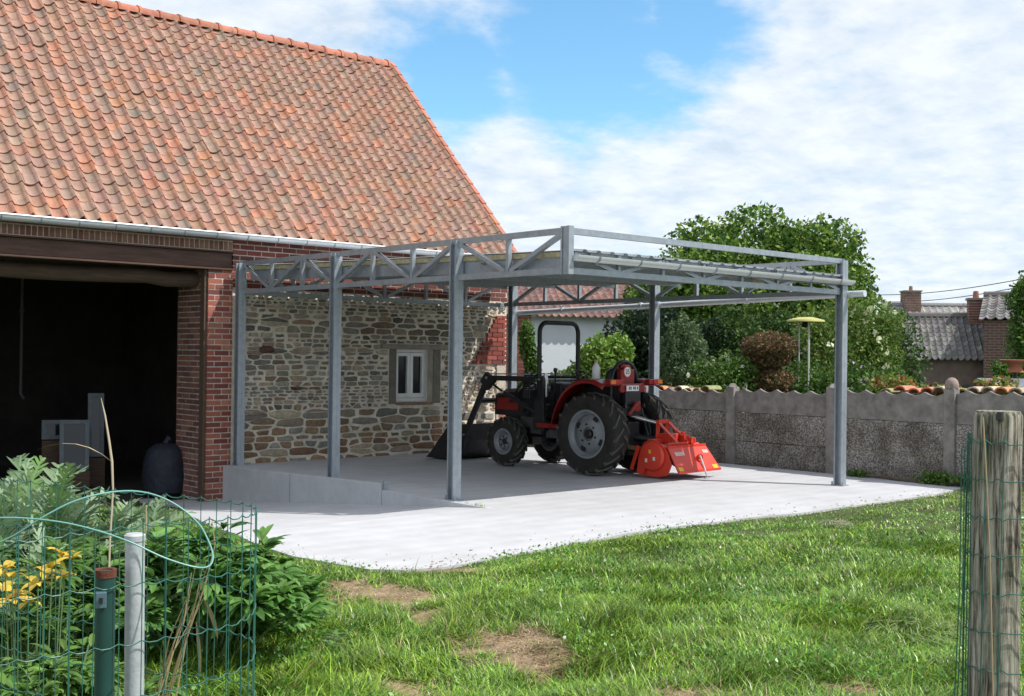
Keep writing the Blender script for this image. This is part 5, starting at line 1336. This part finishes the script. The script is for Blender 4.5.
# ------------------------------------------------------------------ grass
def blades(n,Z0,Z1,hmin,hmax,wd,seed):
    rs=np.random.RandomState(seed)
    Z=Z0+(Z1-Z0)*rs.rand(n); px=(rs.rand(n)*1.10-.05)*1024
    Xc=(px-512)/F*Z; X=CAM.x+.748*Xc+.665*Z; Y=CAM.y-.665*Xc+.748*Z
    ok=~inside_np(X,Y,yard)&(X<6.05)&~((X>-.1)&(Y>1.0))&(Y<6.7)
    d=edge_dist(X,Y,fpts); 
    X,Y,Z,d=X[ok],Y[ok],Z[ok],d[ok]; n=len(X)
    pm=patchmask(X,Y); keep=rs.rand(n)>pm*.1; X,Y,Z,d,pm=[q[keep] for q in(X,Y,Z,d,pm)]; n=len(X)
    H0=lawn_h(X,Y)
    nz=np.sin(X*2.1+3*np.sin(Y*1.1))*np.sin(Y*2.7+2*np.sin(X*.9))+.6*np.sin(X*6.3+Y*2)*np.sin(Y*5.1-X*3)+.4*np.sin(X*14+Y*9)*np.sin(Y*13-X*8)
    h=(hmin+(hmax-hmin)*rs.rand(n)**1.6)*(1+.42*nz*.6)*np.clip(.45+d*.9,.45,1)*(1-.72*np.clip(pm*1.4,0,1)); h=h*(1+.45*np.clip(np.sin(X*5.3+2*np.sin(Y*3.1))*np.sin(Y*6.1+2*np.sin(X*2.7))*-1,-.6,1)); h=np.maximum(h,.012)
    dry=np.clip((X*.665*0+ (Z-9.0)/5),0,1)*(px[:0].sum()+1)
    a=rs.normal(size=n)*1.3+2.6*np.sin(X*2.9+1.5*np.sin(Y*2.3))*np.cos(Y*3.1+X); lean=(.5+1.2*rs.rand(n))*h*(1+2.5*np.clip(pm*1.5,0,1))
    dx,dy=np.cos(a),np.sin(a); sx,sy=-dy,dx; w=wd*(.6+.8*rs.rand(n))
    b=np.stack([X,Y,H0-.008],1)
    def P(f,ww,curve):
        return np.stack([b[:,0]+dx*lean*curve+sx*w*ww,b[:,1]+dy*lean*curve+sy*w*ww,b[:,2]+h*f],1)
    V=np.stack([P(0,-.5,0),P(0,.5,0),P(.6,.42,.32),P(.6,-.42,.32),P(.97,0.05,1.0),P(.97,-.05,1.0)],1).reshape(-1,3)
    k=np.arange(n)*6; F1=np.stack([k,k+1,k+2,k+3],1); F2=np.stack([k+3,k+2,k+4,k+5],1); Fc=np.concatenate([F1,F2])
    base_c=np.array([[.16,.31,.022],[.235,.41,.035],[.045,.13,.014],[.30,.52,.07],[.18,.29,.04],[.07,.19,.02]])[rs.randint(6,size=n)]
    straw_c=np.array([[.46,.34,.20],[.52,.40,.25],[.36,.25,.15],[.38,.31,.15]])[rs.randint(4,size=n)]
    # the lawn towards the wall is drier, plus scattered dead blades
    far=np.clip((X-1.5)/3.5,0,1)*.22
    pdry=np.clip(pm*1.15+.03+far*(.5+.5*np.clip(nz,-1,1)),0,.97)
    isd=(rs.rand(n)<pdry)[:,None]
    yel=np.clip(.25+.35*nz,0,.6)[:,None]
    cl=np.sin(X*5.3+2*np.sin(Y*3.1))*np.sin(Y*6.1+2*np.sin(X*2.7)); tone=(1+.20*np.clip(cl,-1,1))[:,None]; base_c=base_c*tone
    c=base_c*(1-yel)+base_c*np.array([1.30,1.08,.9])*yel
    c=np.where(isd,straw_c,c)*(1+.35*(rs.rand(n,1)-.5)*2)
    return V,Fc,np.concatenate([c,c])
parts_=[]
off=0
for (n,Z0,Z1,h0,h1,w,sd) in((160000,5.0,7.4,.015,.068,.0058,1),(120000,7.2,10.2,.015,.06,.0075,2),(75000,10.0,15.5,.018,.05,.010,3),(5000,5.0,9,.07,.14,.005,4)):
    V,Fc,C=blades(n,Z0,Z1,h0,h1,w,sd); parts_.append((V,Fc+off,C)); off+=len(V)
V=np.concatenate([q[0] for q in parts_]); Fc=np.concatenate([q[1] for q in parts_]); C=np.concatenate([q[2] for q in parts_])
grassm=mat('grass_blade',(1,1,1),.36,attr=True,trans=.28,spec=.5)
g=fast_mesh('grass',V,Fc,C,grassm); tag(g,'sunlit lawn grass with dry brown patches in the foreground','grass',kind='stuff')
# clover and small broad leaves
def flat(n,rs):
    Z=5.1+6.5*rs.rand(n); px=rs.rand(n)*1060-20; Xc=(px-512)/F*Z; X=CAM.x+.748*Xc+.665*Z; Y=CAM.y-.665*Xc+.748*Z
    ok=~inside_np(X,Y,yard)&(X<6)&~((X>-.1)&(Y>1.0)); nz=np.sin(X*3.3+1)*np.sin(Y*2.9)+.5*np.sin(X*8+Y*5); ok&=(nz>.15)&(rs.rand(n)>patchmask(X,Y)*1.2); X,Y=X[ok],Y[ok]
    return np.stack([X,Y,lawn_h(X,Y)+.02+.04*rs.rand(len(X))],1)
V,Fc,C=leaf_cloud(22000,flat,.024,[(.13,.31,.05),(.17,.37,.07),(.10,.25,.045)],1.4,31)
g=fast_mesh('clover',V,Fc,C,grassm); tag(g,'small clover leaves scattered through the lawn','clover',kind='stuff')
# crumbs of soil and clippings along the concrete edge
rs=np.random.RandomState(77); P=[]
for _ in range(520):
    i=rs.randint(len(front)-1); f_=rs.rand(); a_,b_=front[i],front[i+1]
    x_=a_.x+(b_.x-a_.x)*f_; y_=a_.y+(b_.y-a_.y)*f_; d_=abs(rs.normal())*rs.choice([.05,.1,.3])
    x_+=-.1+d_*.5+rs.normal()*.03; y_+=d_+rs.normal()*.03
    if inside_np(np.array([x_]),np.array([y_]),yard)[0]: P.append((x_,y_,base(y_)+.004))
m=MB()
for (x_,y_,z_) in P:
    q=rs.uniform(.002,.009); c_=[(.12,.08,.05),(.2,.15,.09),(.10,.2,.03),(.3,.24,.13)][rs.randint(4)]
    a_=rs.uniform(0,6); e=q*rs.uniform(1,3)
    m.add([(x_+e*math.cos(a_),y_+e*math.sin(a_),z_),(x_-q*math.sin(a_),y_+q*math.cos(a_),z_),(x_-e*math.cos(a_),y_-e*math.sin(a_),z_),(x_+q*math.sin(a_),y_-q*math.cos(a_),z_),(x_,y_,z_+q*.8)],[(0,1,4),(1,2,4),(2,3,4),(3,0,4)],c_)
o=m.build('soil_crumbs',mat('crumbs',(1,1,1),.95,attr=True)); tag(o,'scattered soil crumbs and clippings along the concrete edge','soil crumbs',kind='stuff')
# loose hay clumps and pale weed rosettes
random.seed(12)
for (px,py,r,lab,cl) in((925,638,.30,'pale clump of cut grass lying in shade on the right lawn',[(.20,.30,.12),(.26,.36,.17),(.3,.33,.18)]),(318,648,.2,'pale green flattened weed on the lawn at lower centre left',[(.22,.33,.16),(.28,.38,.2)]),(834,529,.12,'small whitish tuft of cut straw near the concrete edge',[(.45,.42,.32),(.3,.33,.18)])):
    q=ground_at(px,py); m=MB()
    for k in range(150):
        a=random.uniform(0,2*PI); rr=r*random.random()**.6; 
        leaf_strip(m,(q.x+rr*math.cos(a),q.y+rr*math.sin(a),q.z+.05+.05*random.random()*(1-rr/r)),(math.cos(a+1),math.sin(a+1),random.uniform(-.1,.35)),random.uniform(.06,.16),.007,.6,jit(random.choice(cl),.2),seg=3)
    o=m.build('grass_clump',leafm); tag(o,lab,'grass clump')

# ------------------------------------------------------------------ light and sky
sd=Vector((.45,-.67,1.0)).normalized(); el=math.asin(sd.z)
sl_=bpy.data.lights.new('sun','SUN'); sl_.energy=4.6; sl_.angle=R(.5); sl_.color=(1,.965,.91); so=bpy.data.objects.new('sun',sl_); COL.objects.link(so)
so.rotation_euler=(-sd).to_track_quat('-Z','Y').to_euler(); so.location=(0,0,20)
w=bpy.data.worlds.new('World'); scene.world=w; w.use_nodes=True; nt=w.node_tree; N=nt.nodes; Lk=nt.links; bgd=N['Background']
sk=N.new('ShaderNodeTexSky'); sk.sky_type='NISHITA'; sk.sun_disc=False; sk.sun_elevation=el; sk.sun_rotation=math.atan2(sd.x,sd.y); sk.air_density=1.0; sk.dust_density=.3; sk.ozone_density=2.5
tc=N.new('ShaderNodeTexCoord'); sx=N.new('ShaderNodeSeparateXYZ'); Lk.new(tc.outputs['Generated'],sx.inputs[0])
def math_(op,a,b=None,c=None):
    n=N.new('ShaderNodeMath'); n.operation=op
    for i,v in enumerate((a,b,c)):
        if v is None: continue
        if isinstance(v,(int,float)): n.inputs[i].default_value=v
        else: Lk.new(v,n.inputs[i])
    return n.outputs[0]
zc=math_('ADD',math_('MAXIMUM',sx.outputs[2],0),.20)
X_=math_('DIVIDE',sx.outputs[0],zc); Y_=math_('DIVIDE',sx.outputs[1],zc)
cb=N.new('ShaderNodeCombineXYZ'); Lk.new(X_,cb.inputs[0]); Lk.new(Y_,cb.inputs[1])
def noise(scale,det,rough,off):
    mp=N.new('ShaderNodeMapping'); mp.inputs['Location'].default_value=(off,off*.7,0); Lk.new(cb.outputs[0],mp.inputs['Vector'])
    n=N.new('ShaderNodeTexNoise'); n.inputs['Scale'].default_value=scale; n.inputs['Detail'].default_value=det; n.inputs['Roughness'].default_value=rough; Lk.new(mp.outputs[0],n.inputs['Vector']); return n.outputs['Fac']
n1=noise(1.5,10,.58,3.1); n2_=noise(5.5,9,.62,7.7); n3_=noise(9,7,.6,1.7)
# clear patch of blue high up to the left of the view axis
def bluespot(px,py,rad):
    d=ray(px,py).normalized(); vm=N.new('ShaderNodeVectorMath'); vm.operation='DISTANCE'; Lk.new(tc.outputs['Generated'],vm.inputs[0]); vm.inputs[1].default_value=d
    return math_('SUBTRACT',1.0,math_('MINIMUM',math_('DIVIDE',vm.outputs['Value'],rad),1.0))
b1=bluespot(590,35,.15); b2=bluespot(690,15,.085); b3=bluespot(450,85,.09)
clr=math_('MAXIMUM',math_('MAXIMUM',b1,b2),b3)
cov=math_('ADD',math_('SUBTRACT',math_('ADD',math_('MULTIPLY',n1,.62),math_('MULTIPLY',n2_,.55)),math_('MULTIPLY',clr,.60)),.18)
mr=N.new('ShaderNodeMapRange'); mr.interpolation_type='SMOOTHSTEP'; mr.inputs['From Min'].default_value=.38; mr.inputs['From Max'].default_value=.70; Lk.new(cov,mr.inputs['Value'])
shade=math_('ADD',math_('MULTIPLY',n3_,.5),math_('MULTIPLY',n2_,.5))
cr=N.new('ShaderNodeValToRGB'); cr.color_ramp.elements[0].position=.36; cr.color_ramp.elements[0].color=(5.7,6.5,7.5,1); cr.color_ramp.elements[1].position=.60; cr.color_ramp.elements[1].color=(8.0,8.3,8.7,1); Lk.new(shade,cr.inputs[0])
tint=N.new('ShaderNodeMix'); tint.data_type='RGBA'; tint.blend_type='MULTIPLY'; tint.inputs['Factor'].default_value=1; Lk.new(sk.outputs[0],tint.inputs['A']); tint.inputs['B'].default_value=(1.2,1.65,1.7,1)
mx=N.new('ShaderNodeMix'); mx.data_type='RGBA'; Lk.new(math_('MULTIPLY',mr.outputs[0],.93),mx.inputs['Factor']); Lk.new(tint.outputs['Result'],mx.inputs['A']); Lk.new(cr.outputs[0],mx.inputs['B'])
Lk.new(mx.outputs['Result'],bgd.inputs['Color']); bgd.inputs['Strength'].default_value=.118
scene.view_settings.view_transform='Standard'; scene.view_settings.look='None'; scene.view_settings.gamma=1; scene.view_settings.exposure=.07
